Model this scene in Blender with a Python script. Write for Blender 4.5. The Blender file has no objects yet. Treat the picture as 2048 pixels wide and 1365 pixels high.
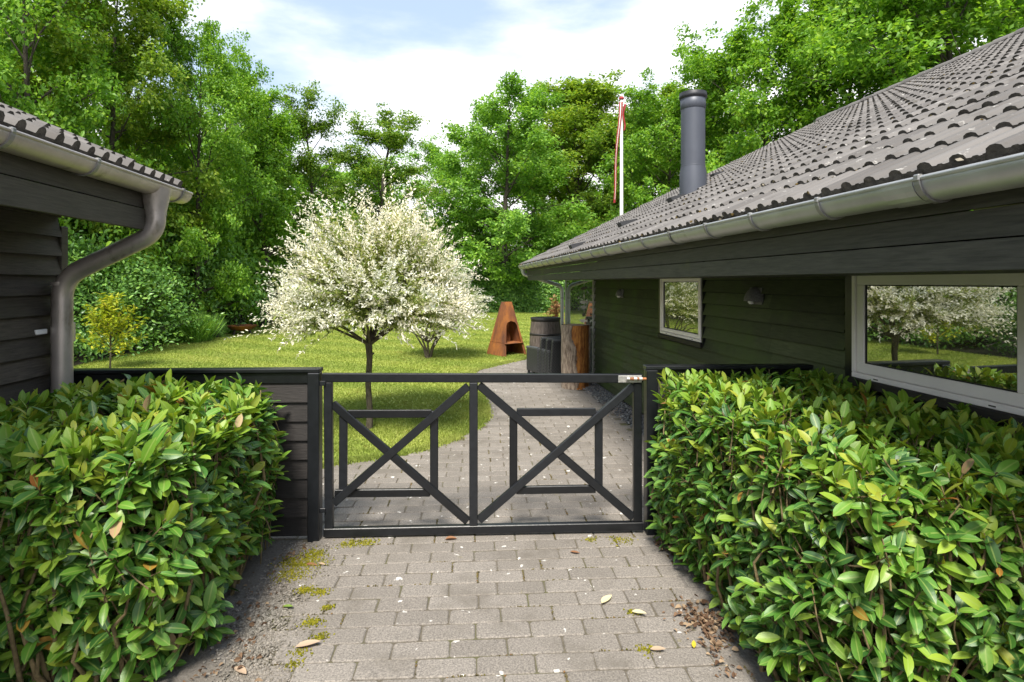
import bpy, math, random
import numpy as np
from mathutils import Vector, Matrix

random.seed(7)
rng = np.random.default_rng(11)
scene = bpy.context.scene
C = scene.collection

# ------------------------------------------------------------------ camera, world, sun, exposure
CAMH, FOC, CX, HY = 2.0, 1120.0, 1024.0, 565.0       # eye height, focal length and horizon in photo pixels
cam_d = bpy.data.cameras.new('camera')
cam = bpy.data.objects.new('camera', cam_d)
C.objects.link(cam)
cam.location = (0, 0, CAMH)
cam.rotation_euler = (math.radians(90), 0, 0)
cam_d.sensor_width = 36
cam_d.lens = 36 * FOC / 2048
cam_d.shift_y = -(682.5 - HY) / 2048
cam_d.clip_start = 0.05
cam_d.clip_end = 2000
scene.camera = cam

SUN_EL, SUN_AZ = math.radians(55), math.radians(188)   # azimuth clockwise from +Y
world = bpy.data.worlds.new('World')
scene.world = world
world.use_nodes = True
wn, wl = world.node_tree.nodes, world.node_tree.links
wn.clear()
w_out = wn.new('ShaderNodeOutputWorld')
w_bg = wn.new('ShaderNodeBackground')
w_sky = wn.new('ShaderNodeTexSky')
w_sky.sky_type = 'NISHITA'
w_sky.sun_disc = False
w_sky.sun_elevation = SUN_EL
w_sky.sun_rotation = SUN_AZ
w_sky.air_density = 1.0
w_sky.dust_density = 1.5
w_tc = wn.new('ShaderNodeTexCoord')
w_sep = wn.new('ShaderNodeSeparateXYZ')
wl.new(w_tc.outputs['Generated'], w_sep.inputs[0])
w_map = wn.new('ShaderNodeMapping')
w_map.inputs['Scale'].default_value = (1.0, 1.0, 3.2)
w_map.inputs['Location'].default_value = (0.35, 0.1, 0.6)
wl.new(w_tc.outputs['Generated'], w_map.inputs['Vector'])
w_noise = wn.new('ShaderNodeTexNoise')
w_noise.inputs['Scale'].default_value = 2.3
w_noise.inputs['Detail'].default_value = 7
w_noise.inputs['Roughness'].default_value = 0.52
wl.new(w_map.outputs[0], w_noise.inputs['Vector'])
w_rz = wn.new('ShaderNodeMapRange')                    # more cloud low in the sky
w_rz.inputs[1].default_value = 0.10
w_rz.inputs[2].default_value = 0.62
w_rz.inputs[3].default_value = 0.30
w_rz.inputs[4].default_value = -0.10
wl.new(w_sep.outputs['Z'], w_rz.inputs[0])
w_add = wn.new('ShaderNodeMath')
w_add.operation = 'ADD'
wl.new(w_noise.outputs['Fac'], w_add.inputs[0])
wl.new(w_rz.outputs[0], w_add.inputs[1])
w_cl = wn.new('ShaderNodeMapRange')
w_cl.interpolation_type = 'SMOOTHSTEP'
w_cl.inputs[1].default_value = 0.42
w_cl.inputs[2].default_value = 0.74
wl.new(w_add.outputs[0], w_cl.inputs[0])
w_haze = wn.new('ShaderNodeMix')                       # thin high veil over the blue
w_haze.data_type = 'RGBA'
w_haze.inputs[0].default_value = 0.60
w_haze.inputs[7].default_value = (2.9, 3.5, 4.2, 1)
wl.new(w_sky.outputs[0], w_haze.inputs[6])
w_mix = wn.new('ShaderNodeMix')
w_mix.data_type = 'RGBA'
w_mix.inputs[7].default_value = (6.3, 6.2, 6.25, 1)
wl.new(w_cl.outputs[0], w_mix.inputs[0])
wl.new(w_haze.outputs[2], w_mix.inputs[6])
wl.new(w_mix.outputs[2], w_bg.inputs['Color'])
w_bg.inputs['Strength'].default_value = 0.096
wl.new(w_bg.outputs[0], w_out.inputs[0])

sun_d = bpy.data.lights.new('sun', 'SUN')
sun_d.energy = 2.7
sun_d.angle = math.radians(16)
sun_d.color = (1.0, 0.94, 0.84)
sun = bpy.data.objects.new('sun', sun_d)
C.objects.link(sun)
sdir = Vector((math.sin(SUN_AZ) * math.cos(SUN_EL), math.cos(SUN_AZ) * math.cos(SUN_EL), math.sin(SUN_EL)))
sun.rotation_euler = (-sdir).to_track_quat('-Z', 'Y').to_euler()
sun.location = sdir * 60

scene.view_settings.view_transform = 'Standard'
scene.view_settings.look = 'None'
scene.view_settings.gamma = 1.0
scene.view_settings.exposure = 1.5
scene.view_settings.use_curve_mapping = False
scene.render.engine = 'CYCLES'
scene.cycles.max_bounces = 8
scene.cycles.transparent_max_bounces = 12

# ------------------------------------------------------------------ geometry helpers
HA = math.atan2(CX - 890, FOC)                         # the house stands turned by this much
ca, sa = math.cos(HA), math.sin(HA)
def at(px, py, t):
    return Vector(((px - CX) / FOC * t, t, CAMH - (py - HY) / FOC * t))
def ground(px, py):
    t = CAMH * FOC / (py - HY)
    return Vector(((px - CX) / FOC * t, t, 0))
def h2w(x, y, z=0):
    return Vector((x * ca - y * sa, x * sa + y * ca, z))
def w2h(x, y):
    return (x * ca + y * sa, -x * sa + y * ca)

class MB:
    """Collects shapes and links them as one mesh object."""
    def __init__(s):
        s.v, s.f, s.sm, s.mi = [], [], [], []
    def add(s, V, F, smooth=False, mi=0):
        n = len(s.v)
        s.v += [tuple(p) for p in V]
        s.f += [tuple(i + n for i in q) for q in F]
        s.sm += [smooth] * len(F)
        s.mi += [mi] * len(F)
        return s
    def box(s, lo, hi, ch=0.004, M=None, mi=0):
        x0, y0, z0 = lo; x1, y1, z1 = hi
        c = min(ch, 0.45 * min(x1 - x0, y1 - y0, z1 - z0))
        cx, cy, cz = (x0 + x1) / 2, (y0 + y1) / 2, (z0 + z1) / 2
        hx, hy, hz = (x1 - x0) / 2, (y1 - y0) / 2, (z1 - z0) / 2
        V, idx = [], {}
        for sx in (-1, 1):
            for sy in (-1, 1):
                for sz in (-1, 1):
                    for a in range(3):
                        d = [hx - c, hy - c, hz - c]
                        d[a] += c
                        idx[(sx, sy, sz, a)] = len(V)
                        V.append((cx + sx * d[0], cy + sy * d[1], cz + sz * d[2]))
        F = []
        I = idx
        for a in range(3):
            b, e = (a + 1) % 3, (a + 2) % 3
            for sg in (-1, 1):
                q = []
                for (p, r) in ((-1, -1), (1, -1), (1, 1), (-1, 1)):
                    k = [0, 0, 0]; k[a] = sg; k[b] = p; k[e] = r
                    q.append(I[(k[0], k[1], k[2], a)])
                F.append(q if sg > 0 else q[::-1])
            for p in (-1, 1):
                for r in (-1, 1):                      # edge chamfers along axis a
                    q = []
                    k = [0, 0, 0]; k[b] = p; k[e] = r
                    for sg, ax in ((-1, b), (1, b), (1, e), (-1, e)):
                        k[a] = sg
                        q.append(I[(k[0], k[1], k[2], ax)])
                    F.append(q if p * r < 0 else q[::-1])
        for sx in (-1, 1):
            for sy in (-1, 1):
                for sz in (-1, 1):
                    q = [I[(sx, sy, sz, a)] for a in range(3)]
                    F.append(q if sx * sy * sz > 0 else q[::-1])
        if M is not None:
            V = [M @ Vector(p) for p in V]
        return s.add(V, F, False, mi)
    def beam(s, p, q, w, d, up=(0, 0, 1), ch=0.004):
        """bar from p to q: w across, d along 'up'"""
        p, q = Vector(p), Vector(q)
        L = (q - p).length
        x = (q - p).normalized()
        u = Vector(up); z = (u - x * u.dot(x)).normalized(); y = z.cross(x)
        M = Matrix((x, y, z)).transposed().to_4x4(); M.translation = (p + q) / 2
        return s.box((-L / 2, -w / 2, -d / 2), (L / 2, w / 2, d / 2), ch, M)
    def tube(s, pts, rad, n=12, caps=True, mi=0, smooth=True):
        pts = [Vector(p) for p in pts]
        if not hasattr(rad, '__len__'): rad = [rad] * len(pts)
        V, F = [], []
        ref = None
        for i, p in enumerate(pts):
            a = pts[max(i - 1, 0)]; b = pts[min(i + 1, len(pts) - 1)]
            d = (b - a).normalized()
            if ref is None:
                ref = Vector((1, 0, 0)) if abs(d.x) < 0.8 else Vector((0, 1, 0))
            x = (ref - d * ref.dot(d)).normalized(); ref = x
            y = d.cross(x)
            for k in range(n):
                t = 2 * math.pi * k / n
                V.append(p + (x * math.cos(t) + y * math.sin(t)) * rad[i])
        for i in range(len(pts) - 1):
            for k in range(n):
                F.append((i * n + k, i * n + (k + 1) % n, (i + 1) * n + (k + 1) % n, (i + 1) * n + k))
        s.add(V, F, smooth, mi)
        if caps:
            s.add(V[:n], [tuple(range(n))[::-1]], False, mi)
            s.add(V[-n:], [tuple(range(n))], False, mi)
        return s
    def lathe(s, prof, n=24, c=(0, 0, 0), a0=0.0, a1=2 * math.pi, smooth=True, wob=None, mi=0):
        full = abs(a1 - a0 - 2 * math.pi) < 1e-4
        m = n if full else n + 1
        V, F = [], []
        for i, (r, z) in enumerate(prof):
            for k in range(m):
                t = a0 + (a1 - a0) * k / n
                rr = r if wob is None else r * wob(t, z)
                V.append((c[0] + rr * math.cos(t), c[1] + rr * math.sin(t), c[2] + z))
        for i in range(len(prof) - 1):
            for k in range(n):
                k2 = (k + 1) % m if full else k + 1
                F.append((i * m + k, i * m + k2, (i + 1) * m + k2, (i + 1) * m + k))
        return s.add(V, F, smooth, mi)
    def prism(s, poly, d0, d1, axis=1, M=None, mi=0, smooth=False):
        """poly of 2D points swept along an axis between d0 and d1"""
        n = len(poly)
        def P(u, w, d):
            return (d, u, w) if axis == 0 else (u, d, w) if axis == 1 else (u, w, d)
        V = [P(u, w, d0) for u, w in poly] + [P(u, w, d1) for u, w in poly]
        if M is not None: V = [M @ Vector(p) for p in V]
        F = [(i, (i + 1) % n, n + (i + 1) % n, n + i) for i in range(n)]
        s.add(V, F, smooth, mi)
        s.add(V[:n], [tuple(range(n))[::-1]], False, mi)
        s.add(V[n:], [tuple(range(n))], False, mi)
        return s
    def mesh(s, name, mats, off=(0, 0, 0)):
        me = bpy.data.meshes.new(name)
        ox, oy, oz = off
        me.from_pydata([(a - ox, b - oy, c - oz) for a, b, c in s.v], [], s.f)
        for m in (mats if isinstance(mats, (list, tuple)) else [mats]): me.materials.append(m)
        me.polygons.foreach_set('use_smooth', s.sm)
        me.polygons.foreach_set('material_index', s.mi)
        me.update()
        return me
    def build(s, name, mats, parent=None, off=(0, 0, 0)):
        return link(name, s.mesh(name, mats, off), parent)

def link(name, me, parent=None, loc=None):
    o = bpy.data.objects.new(name, me)
    C.objects.link(o)
    if parent is not None: o.parent = parent
    if loc is not None: o.location = loc
    return o
def np_mesh(name, V, T, mats, mi=None, smooth=False, rib=None):
    """fast mesh from numpy: V (n,3), T (m,k) with k equal corners"""
    V = np.ascontiguousarray(V, np.float32); T = np.ascontiguousarray(T, np.int32)
    me = bpy.data.meshes.new(name)
    k = T.shape[1]
    me.vertices.add(len(V)); me.loops.add(T.size); me.polygons.add(len(T))
    me.vertices.foreach_set('co', V.ravel())
    me.loops.foreach_set('vertex_index', T.ravel())
    me.polygons.foreach_set('loop_start', np.arange(0, T.size, k, dtype=np.int32))
    me.polygons.foreach_set('loop_total', np.full(len(T), k, np.int32))
    if mi is not None: me.polygons.foreach_set('material_index', np.ascontiguousarray(mi, np.int32))
    me.polygons.foreach_set('use_smooth', np.full(len(T), bool(smooth)))
    for m in (mats if isinstance(mats, (list, tuple)) else [mats]): me.materials.append(m)
    if rib is not None:                                # 0 on a leaf's midrib, 1 on its margin
        at_ = me.attributes.new('margin', 'FLOAT', 'POINT')
        at_.data.foreach_set('value', np.ascontiguousarray(rib, np.float32))
    me.update(calc_edges=True)
    return me
def empty(name, loc=(0, 0, 0), rz=0.0):
    o = bpy.data.objects.new(name, None)
    C.objects.link(o)
    o.location = loc; o.rotation_euler = (0, 0, rz); o.empty_display_size = 0.2
    return o
def tag(o, label=None, cat=None, group=None, kind=None):
    if label: o['label'] = label
    if cat: o['category'] = cat
    if group: o['group'] = group
    if kind: o['kind'] = kind
    return o
def unit(a):
    return a / np.maximum(np.linalg.norm(a, axis=-1, keepdims=True), 1e-9)
def frames(d, nrm):
    """columns: across, along (d), normal"""
    y = unit(d)
    z = unit(nrm - y * np.sum(nrm * y, -1, keepdims=True))
    x = np.cross(y, z)
    return np.stack([x, y, z], -1)
def scatter(tv, tf, pos, d, nrm, sc):
    """copies of a template leaf (tv, tf) joined into one vertex/face pair"""
    R = frames(d, nrm)
    sc = np.asarray(sc, float)
    if sc.ndim == 1: sc = np.repeat(sc[:, None], 3, 1)
    V = np.einsum('nij,nkj->nki', R, tv[None] * sc[:, None, :]) + pos[:, None, :]
    n, k = len(pos), len(tv)
    T = (tf[None] + (np.arange(n) * k)[:, None, None]).reshape(-1, tf.shape[1])
    return V.reshape(-1, 3), T
def rdir(n, r=rng):
    return unit(r.normal(size=(n, 3)))

# ------------------------------------------------------------------ materials
def mat(name):
    m = bpy.data.materials.new(name)
    m.use_nodes = True
    N, L = m.node_tree.nodes, m.node_tree.links
    return m, N, L, N['Principled BSDF']
def ramp(N, stops):
    r = N.new('ShaderNodeValToRGB')
    e = r.color_ramp.elements
    while len(e) < len(stops): e.new(0.5)
    for i, (p, c) in enumerate(stops):
        e[i].position = p
        e[i].color = (c[0], c[1], c[2], 1)
    return r
def noise(N, L, scale, detail=4, rough=0.55, vec=None, sc3=None, coord='pos'):
    n = N.new('ShaderNodeTexNoise')
    n.inputs['Scale'].default_value = scale
    n.inputs['Detail'].default_value = detail
    n.inputs['Roughness'].default_value = rough
    if vec is None:
        if coord == 'pos':
            vec = N.new('ShaderNodeNewGeometry').outputs['Position']
        else:
            vec = N.new('ShaderNodeTexCoord').outputs['Object']
    if sc3:
        mp = N.new('ShaderNodeMapping')
        mp.inputs['Scale'].default_value = sc3
        L.new(vec, mp.inputs['Vector'])
        vec = mp.outputs[0]
    L.new(vec, n.inputs['Vector'])
    return n
def mixc(N, L, fac, a, b, mode='MIX'):
    x = N.new('ShaderNodeMix')
    x.data_type = 'RGBA'; x.blend_type = mode
    for s, v in ((0, fac), (6, a), (7, b)):
        if hasattr(v, 'links') or hasattr(v, 'is_linked'):
            L.new(v, x.inputs[s])
        else:
            x.inputs[s].default_value = v if s == 0 else (v[0], v[1], v[2], 1)
    return x.outputs[2]
def bump(N, L, bs, h, strength=0.3, dist=0.01):
    b = N.new('ShaderNodeBump')
    b.inputs['Strength'].default_value = strength
    b.inputs['Distance'].default_value = dist
    L.new(h, b.inputs['Height'])
    L.new(b.outputs[0], bs.inputs['Normal'])
def thresh(N, L, src, lo, hi):
    r = N.new('ShaderNodeMapRange')
    r.interpolation_type = 'SMOOTHSTEP'
    r.inputs[1].default_value = lo; r.inputs[2].default_value = hi
    L.new(src, r.inputs[0])
    return r.outputs[0]

def wood_mat(name, c0, c1, grain=(1, 1, 14), rough=0.62, algae=None, wear=None, bstr=0.35):
    m, N, L, B = mat(name)
    g = noise(N, L, 9, 6, 0.65, sc3=grain)
    r = ramp(N, [(0.3, c0), (0.7, c1)])
    L.new(g.outputs['Fac'], r.inputs[0])
    col = r.outputs[0]
    oi = N.new('ShaderNodeObjectInfo')
    mr = N.new('ShaderNodeMapRange')
    mr.inputs[3].default_value = 0.62; mr.inputs[4].default_value = 1.38
    L.new(oi.outputs['Random'], mr.inputs[0])
    hsv = N.new('ShaderNodeHueSaturation')
    L.new(col, hsv.inputs['Color']); L.new(mr.outputs[0], hsv.inputs['Value'])
    col = hsv.outputs[0]
    if algae:
        a = noise(N, L, 1.1, 5, 0.6)
        col = mixc(N, L, thresh(N, L, a.outputs['Fac'], algae[1], algae[2]), col, algae[0])
    if wear:
        w = noise(N, L, 26, 5, 0.7, sc3=(grain[0], grain[1], grain[2] * 0.35))
        col = mixc(N, L, thresh(N, L, w.outputs['Fac'], wear[1], wear[1] + 0.06), col, wear[0])
    L.new(col, B.inputs['Base Color'])
    B.inputs['Roughness'].default_value = rough
    bump(N, L, B, g.outputs['Fac'], bstr, 0.004)
    return m

M = {}
M['black_wood'] = wood_mat('black_painted_wood', (0.0065, 0.0075, 0.009), (0.012, 0.0135, 0.016), (2, 2, 2), 0.33, None, ((0.15, 0.15, 0.145), 0.705), 0.3)
M['fence_wood'] = wood_mat('fence_wood', (0.009, 0.0075, 0.007), (0.026, 0.022, 0.020), (1, 1, 9), 0.6, None, ((0.11, 0.095, 0.085), 0.70), 0.5)
M['green_wood'] = wood_mat('green_black_wood', (0.026, 0.035, 0.014), (0.064, 0.080, 0.036), (6, 0.6, 9), 0.6, ((0.048, 0.078, 0.018), 0.42, 0.62), None, 0.4)
M['fascia_wood'] = wood_mat('fascia_wood', (0.020, 0.020, 0.017), (0.062, 0.062, 0.050), (3, 0.5, 8), 0.6, ((0.075, 0.085, 0.022), 0.60, 0.75), ((0.016, 0.016, 0.014), 0.70), 0.35)
M['shed_wood'] = wood_mat('shed_wood', (0.016, 0.0125, 0.010), (0.060, 0.049, 0.040), (5, 0.6, 10), 0.62, None, ((0.10, 0.085, 0.07), 0.72), 0.6)
M['shed_fascia'] = wood_mat('shed_fascia', (0.036, 0.032, 0.024), (0.085, 0.077, 0.060), (4, 0.5, 9), 0.62, None, None, 0.4)

def zinc(name, base, rough, algae=False):
    m, N, L, B = mat(name)
    g = noise(N, L, 5, 6, 0.6)
    r = ramp(N, [(0.3, tuple(c * 0.78 for c in base)), (0.7, base)])
    L.new(g.outputs['Fac'], r.inputs[0])
    col = r.outputs[0]
    d = noise(N, L, 3.0, 6, 0.65, sc3=(1.5, 1.5, 0.5))
    col = mixc(N, L, thresh(N, L, d.outputs['Fac'], 0.56, 0.72), col, (base[0] * 0.42, base[1] * 0.41, base[2] * 0.36))
    L.new(col, B.inputs['Base Color'])
    B.inputs['Metallic'].default_value = 0.55
    rr = N.new('ShaderNodeMapRange')
    rr.inputs[3].default_value = rough - 0.08; rr.inputs[4].default_value = rough + 0.15
    L.new(g.outputs['Fac'], rr.inputs[0]); L.new(rr.outputs[0], B.inputs['Roughness'])
    bump(N, L, B, d.outputs['Fac'], 0.08, 0.01)
    return m
M['zinc'] = zinc('zinc_gutter', (0.52, 0.53, 0.53), 0.36)
M['zinc_brown'] = zinc('brown_zinc', (0.56, 0.505, 0.465), 0.36)
M['bracket'] = zinc('zinc_bracket', (0.34, 0.34, 0.33), 0.42)  # darker than the gutter, with the brackets' shadow put into the colour

def tile_mat():
    m, N, L, B = mat('concrete_roof_tile')
    oi = N.new('ShaderNodeObjectInfo'); ge = N.new('ShaderNodeNewGeometry')
    ad = N.new('ShaderNodeMath'); ad.operation = 'ADD'
    L.new(oi.outputs['Random'], ad.inputs[0]); L.new(ge.outputs['Random Per Island'], ad.inputs[1])
    fr = N.new('ShaderNodeMath'); fr.operation = 'FRACT'
    L.new(ad.outputs[0], fr.inputs[0])
    r = ramp(N, [(0.0, (0.092, 0.085, 0.080)), (0.6, (0.120, 0.112, 0.105)), (1.0, (0.152, 0.142, 0.134))])
    L.new(fr.outputs[0], r.inputs[0])
    n1 = noise(N, L, 3.5, 6, 0.6)
    col = mixc(N, L, thresh(N, L, n1.outputs['Fac'], 0.52, 0.74), r.outputs[0], (0.080, 0.072, 0.065))
    n2 = noise(N, L, 14, 5, 0.7)
    col = mixc(N, L, thresh(N, L, n2.outputs['Fac'], 0.605, 0.67), col, (0.30, 0.29, 0.27))
    n3 = noise(N, L, 9, 5, 0.65, sc3=(1, 1.3, 1))
    col = mixc(N, L, thresh(N, L, n3.outputs['Fac'], 0.66, 0.72), col, (0.05, 0.045, 0.025))
    L.new(col, B.inputs['Base Color'])
    B.inputs['Roughness'].default_value = 0.8
    n4 = noise(N, L, 90, 3, 0.6)
    bump(N, L, B, n4.outputs['Fac'], 0.35, 0.004)
    return m
M['tile'] = tile_mat()
def nose_mat():
    m, N, L, B = mat('mossy_tile_edge')
    n = noise(N, L, 22, 5, 0.65)
    r = ramp(N, [(0.30, (0.030, 0.027, 0.022)), (0.50, (0.078, 0.071, 0.062)), (0.68, (0.125, 0.112, 0.095)), (0.78, (0.20, 0.18, 0.15))])
    L.new(n.outputs['Fac'], r.inputs[0]); L.new(r.outputs[0], B.inputs['Base Color'])
    B.inputs['Roughness'].default_value = 0.95
    bump(N, L, B, n.outputs['Fac'], 0.8, 0.02)
    return m
M['tile_nose'] = nose_mat()

def paver_mat():
    m, N, L, B = mat('concrete_paver')
    oi = N.new('ShaderNodeObjectInfo'); ge = N.new('ShaderNodeNewGeometry')
    ad = N.new('ShaderNodeMath'); ad.operation = 'ADD'
    L.new(oi.outputs['Random'], ad.inputs[0]); L.new(ge.outputs['Random Per Island'], ad.inputs[1])
    fr = N.new('ShaderNodeMath'); fr.operation = 'FRACT'
    L.new(ad.outputs[0], fr.inputs[0])
    r = ramp(N, [(0.0, (0.178, 0.160, 0.140)), (0.5, (0.200, 0.180, 0.158)), (1.0, (0.222, 0.201, 0.178))])
    L.new(fr.outputs[0], r.inputs[0])
    n1 = noise(N, L, 95, 4, 0.75)
    r1 = ramp(N, [(0.30, (0.30, 0.29, 0.28)), (0.5, (1.0, 1.0, 1.0)), (0.70, (1.75, 1.72, 1.68))])
    L.new(n1.outputs['Fac'], r1.inputs[0])
    col = mixc(N, L, 0.85, r.outputs[0], r1.outputs[0], 'MULTIPLY')
    n2 = noise(N, L, 1.9, 8, 0.7)
    col = mixc(N, L, thresh(N, L, n2.outputs['Fac'], 0.46, 0.78), col, (0.125, 0.110, 0.090))
    n3 = noise(N, L, 11, 3, 0.5)
    col = mixc(N, L, thresh(N, L, n3.outputs['Fac'], 0.675, 0.715), col, (0.60, 0.58, 0.54))
    n5 = noise(N, L, 6, 5, 0.65)
    col = mixc(N, L, thresh(N, L, n5.outputs['Fac'], 0.66, 0.74), col, (0.19, 0.165, 0.085))
    L.new(col, B.inputs['Base Color'])
    B.inputs['Roughness'].default_value = 0.88
    bump(N, L, B, n1.outputs['Fac'], 0.5, 0.004)
    return m
M['paver'] = paver_mat()

def ground_mat(name, c0, c1, c2, s=30, bs=0.7):
    m, N, L, B = mat(name)
    n1 = noise(N, L, s, 6, 0.7); n2 = noise(N, L, 2.2, 5, 0.6)
    r = ramp(N, [(0.3, c0), (0.7, c1)])
    L.new(n1.outputs['Fac'], r.inputs[0])
    col = mixc(N, L, thresh(N, L, n2.outputs['Fac'], 0.45, 0.68), r.outputs[0], c2)
    L.new(col, B.inputs['Base Color'])
    B.inputs['Roughness'].default_value = 0.95
    bump(N, L, B, n1.outputs['Fac'], bs, 0.02)
    return m
M['soil'] = ground_mat('forest_soil', (0.025, 0.020, 0.013), (0.07, 0.055, 0.038), (0.035, 0.045, 0.015), 18)
M['sand'] = ground_mat('joint_sand', (0.090, 0.077, 0.056), (0.165, 0.142, 0.106), (0.105, 0.102, 0.042), 60)
M['bed'] = ground_mat('gritty_bed', (0.11, 0.098, 0.084), (0.23, 0.208, 0.184), (0.165, 0.146, 0.120), 55)

def grass_mat(name, blades):
    m, N, L, B = mat(name)
    n1 = noise(N, L, 0.55, 5, 0.6); n2 = noise(N, L, 7, 5, 0.7)
    r = ramp(N, [(0.25, (0.215, 0.285, 0.046)), (0.5, (0.285, 0.352, 0.070)), (0.8, (0.365, 0.400, 0.110))])
    s = N.new('ShaderNodeMath'); s.operation = 'MULTIPLY_ADD'
    s.inputs[1].default_value = 0.6
    L.new(n1.outputs['Fac'], s.inputs[0])
    q = N.new('ShaderNodeMath'); q.operation = 'MULTIPLY'; q.inputs[1].default_value = 0.42
    if blades:
        L.new(N.new('ShaderNodeNewGeometry').outputs['Random Per Island'], q.inputs[0])
    else:
        L.new(n2.outputs['Fac'], q.inputs[0])
    L.new(q.outputs[0], s.inputs[2])
    L.new(s.outputs[0], r.inputs[0])
    geo = N.new('ShaderNodeNewGeometry')                # mown stripes
    wv = N.new('ShaderNodeTexWave')
    wv.inputs['Scale'].default_value = 0.19
    wv.inputs['Distortion'].default_value = 0.9
    wv.inputs['Detail'].default_value = 1.0
    mp = N.new('ShaderNodeMapping'); mp.inputs['Rotation'].default_value = (0, 0, math.radians(-62))
    L.new(geo.outputs['Position'], mp.inputs[0]); L.new(mp.outputs[0], wv.inputs['Vector'])
    wr = ramp(N, [(0.35, (0.90, 0.93, 0.88)), (0.65, (1.12, 1.08, 1.10))])
    L.new(wv.outputs['Fac'], wr.inputs[0])
    col = mixc(N, L, 1.0, r.outputs[0], wr.outputs[0], 'MULTIPLY')
    n4 = noise(N, L, 2.6, 5, 0.65)
    col = mixc(N, L, thresh(N, L, n4.outputs['Fac'], 0.57, 0.76), col, (0.33, 0.31, 0.075))
    L.new(col, B.inputs['Base Color'])
    B.inputs['Roughness'].default_value = 0.6
    B.inputs['Specular IOR Level'].default_value = 0.25
    if blades:
        tr = N.new('ShaderNodeBsdfTranslucent')
        L.new(col, tr.inputs['Color'])
        mx = N.new('ShaderNodeMixShader'); mx.inputs[0].default_value = 0.35
        L.new(B.outputs[0], mx.inputs[1]); L.new(tr.outputs[0], mx.inputs[2])
        L.new(mx.outputs[0], N['Material Output'].inputs['Surface'])
    else:
        bump(N, L, B, n2.outputs['Fac'], 0.6, 0.03)
    return m
M['lawn'] = grass_mat('lawn_ground', False)
M['blades'] = grass_mat('grass_blades', True)

def leaf_mat(name, stops, rough=0.5, trans=0.45, tcol=(1.25, 1.25, 0.6), spec=0.4, vein=False):
    m, N, L, B = mat(name)
    oi = N.new('ShaderNodeObjectInfo'); ge = N.new('ShaderNodeNewGeometry')
    ad = N.new('ShaderNodeMath'); ad.operation = 'ADD'
    L.new(oi.outputs['Random'], ad.inputs[0]); L.new(ge.outputs['Random Per Island'], ad.inputs[1])
    fr = N.new('ShaderNodeMath'); fr.operation = 'FRACT'
    L.new(ad.outputs[0], fr.inputs[0])
    r = ramp(N, stops)
    L.new(fr.outputs[0], r.inputs[0])
    col = r.outputs[0]
    n = noise(N, L, 0.5 if not vein else 3.0, 4, 0.6)
    rr = ramp(N, [(0.3, (0.74, 0.80, 0.80)), (0.7, (1.24, 1.16, 1.1))])
    L.new(n.outputs['Fac'], rr.inputs[0])
    col = mixc(N, L, 1.0, col, rr.outputs[0], 'MULTIPLY')
    if vein:
        av = N.new('ShaderNodeAttribute'); av.attribute_name = 'margin'
        inv = N.new('ShaderNodeMath'); inv.operation = 'SUBTRACT'; inv.inputs[0].default_value = 1.0
        L.new(av.outputs['Fac'], inv.inputs[1])
        light = mixc(N, L, 0.55, col, (0.30, 0.40, 0.10))
        col = mixc(N, L, thresh(N, L, inv.outputs[0], 0.80, 0.97), col, light)
        nb = noise(N, L, 34, 4, 0.65)
        col = mixc(N, L, thresh(N, L, nb.outputs['Fac'], 0.735, 0.77), col, (0.36, 0.27, 0.11))
        ng = noise(N, L, 70, 3, 0.6)
        bump(N, L, B, ng.outputs['Fac'], 0.25, 0.004)
        rm = N.new('ShaderNodeMapRange'); rm.inputs[3].default_value = rough - 0.06; rm.inputs[4].default_value = rough + 0.32
        nr = noise(N, L, 7, 4, 0.6); L.new(nr.outputs['Fac'], rm.inputs[0]); L.new(rm.outputs[0], B.inputs['Roughness'])
    L.new(col, B.inputs['Base Color'])
    if not vein: B.inputs['Roughness'].default_value = rough
    B.inputs['Specular IOR Level'].default_value = spec
    tc = mixc(N, L, 1.0, col, tcol, 'MULTIPLY')
    tr = N.new('ShaderNodeBsdfTranslucent')
    L.new(tc, tr.inputs['Color'])
    mx = N.new('ShaderNodeMixShader'); mx.inputs[0].default_value = trans
    L.new(B.outputs[0], mx.inputs[1]); L.new(tr.outputs[0], mx.inputs[2])
    L.new(mx.outputs[0], N['Material Output'].inputs['Surface'])
    return m
M['leaf_dark'] = leaf_mat('leaf_dark', [(0, (0.112, 0.243, 0.041)), (0.6, (0.191, 0.384, 0.057)), (1, (0.341, 0.553, 0.077))])
M['leaf_mid'] = leaf_mat('leaf_mid', [(0, (0.107, 0.242, 0.029)), (0.6, (0.180, 0.368, 0.036)), (1, (0.315, 0.496, 0.051))])
M['leaf_light'] = leaf_mat('leaf_light', [(0, (0.131, 0.247, 0.029)), (0.6, (0.221, 0.346, 0.037)), (1, (0.337, 0.431, 0.052))])
M['leaf_olive'] = leaf_mat('leaf_olive', [(0, (0.098, 0.206, 0.032)), (0.6, (0.167, 0.296, 0.041)), (1, (0.312, 0.407, 0.057))])
M['leaf_shrub'] = leaf_mat('leaf_shrub', [(0, (0.078, 0.184, 0.046)), (0.6, (0.133, 0.284, 0.059)), (1, (0.237, 0.411, 0.077))], 0.36, 0.25)
M['leaf_yellow'] = leaf_mat('leaf_yellow', [(0, (0.228, 0.312, 0.022)), (0.6, (0.384, 0.442, 0.029)), (1, (0.528, 0.481, 0.048))], 0.5, 0.4)
M['leaf_coral'] = leaf_mat('leaf_coral', [(0, (0.34, 0.18, 0.07)), (1, (0.46, 0.26, 0.13))], 0.5, 0.4, (1.1, 1, 0.8))
M['laurel'] = leaf_mat('laurel_leaf', [(0, (0.030, 0.098, 0.020)), (0.4, (0.075, 0.205, 0.026)), (0.75, (0.145, 0.300, 0.036)), (1, (0.26, 0.38, 0.045))], 0.30, 0.20, (1.5, 1.3, 0.4), 0.5, True)
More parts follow.
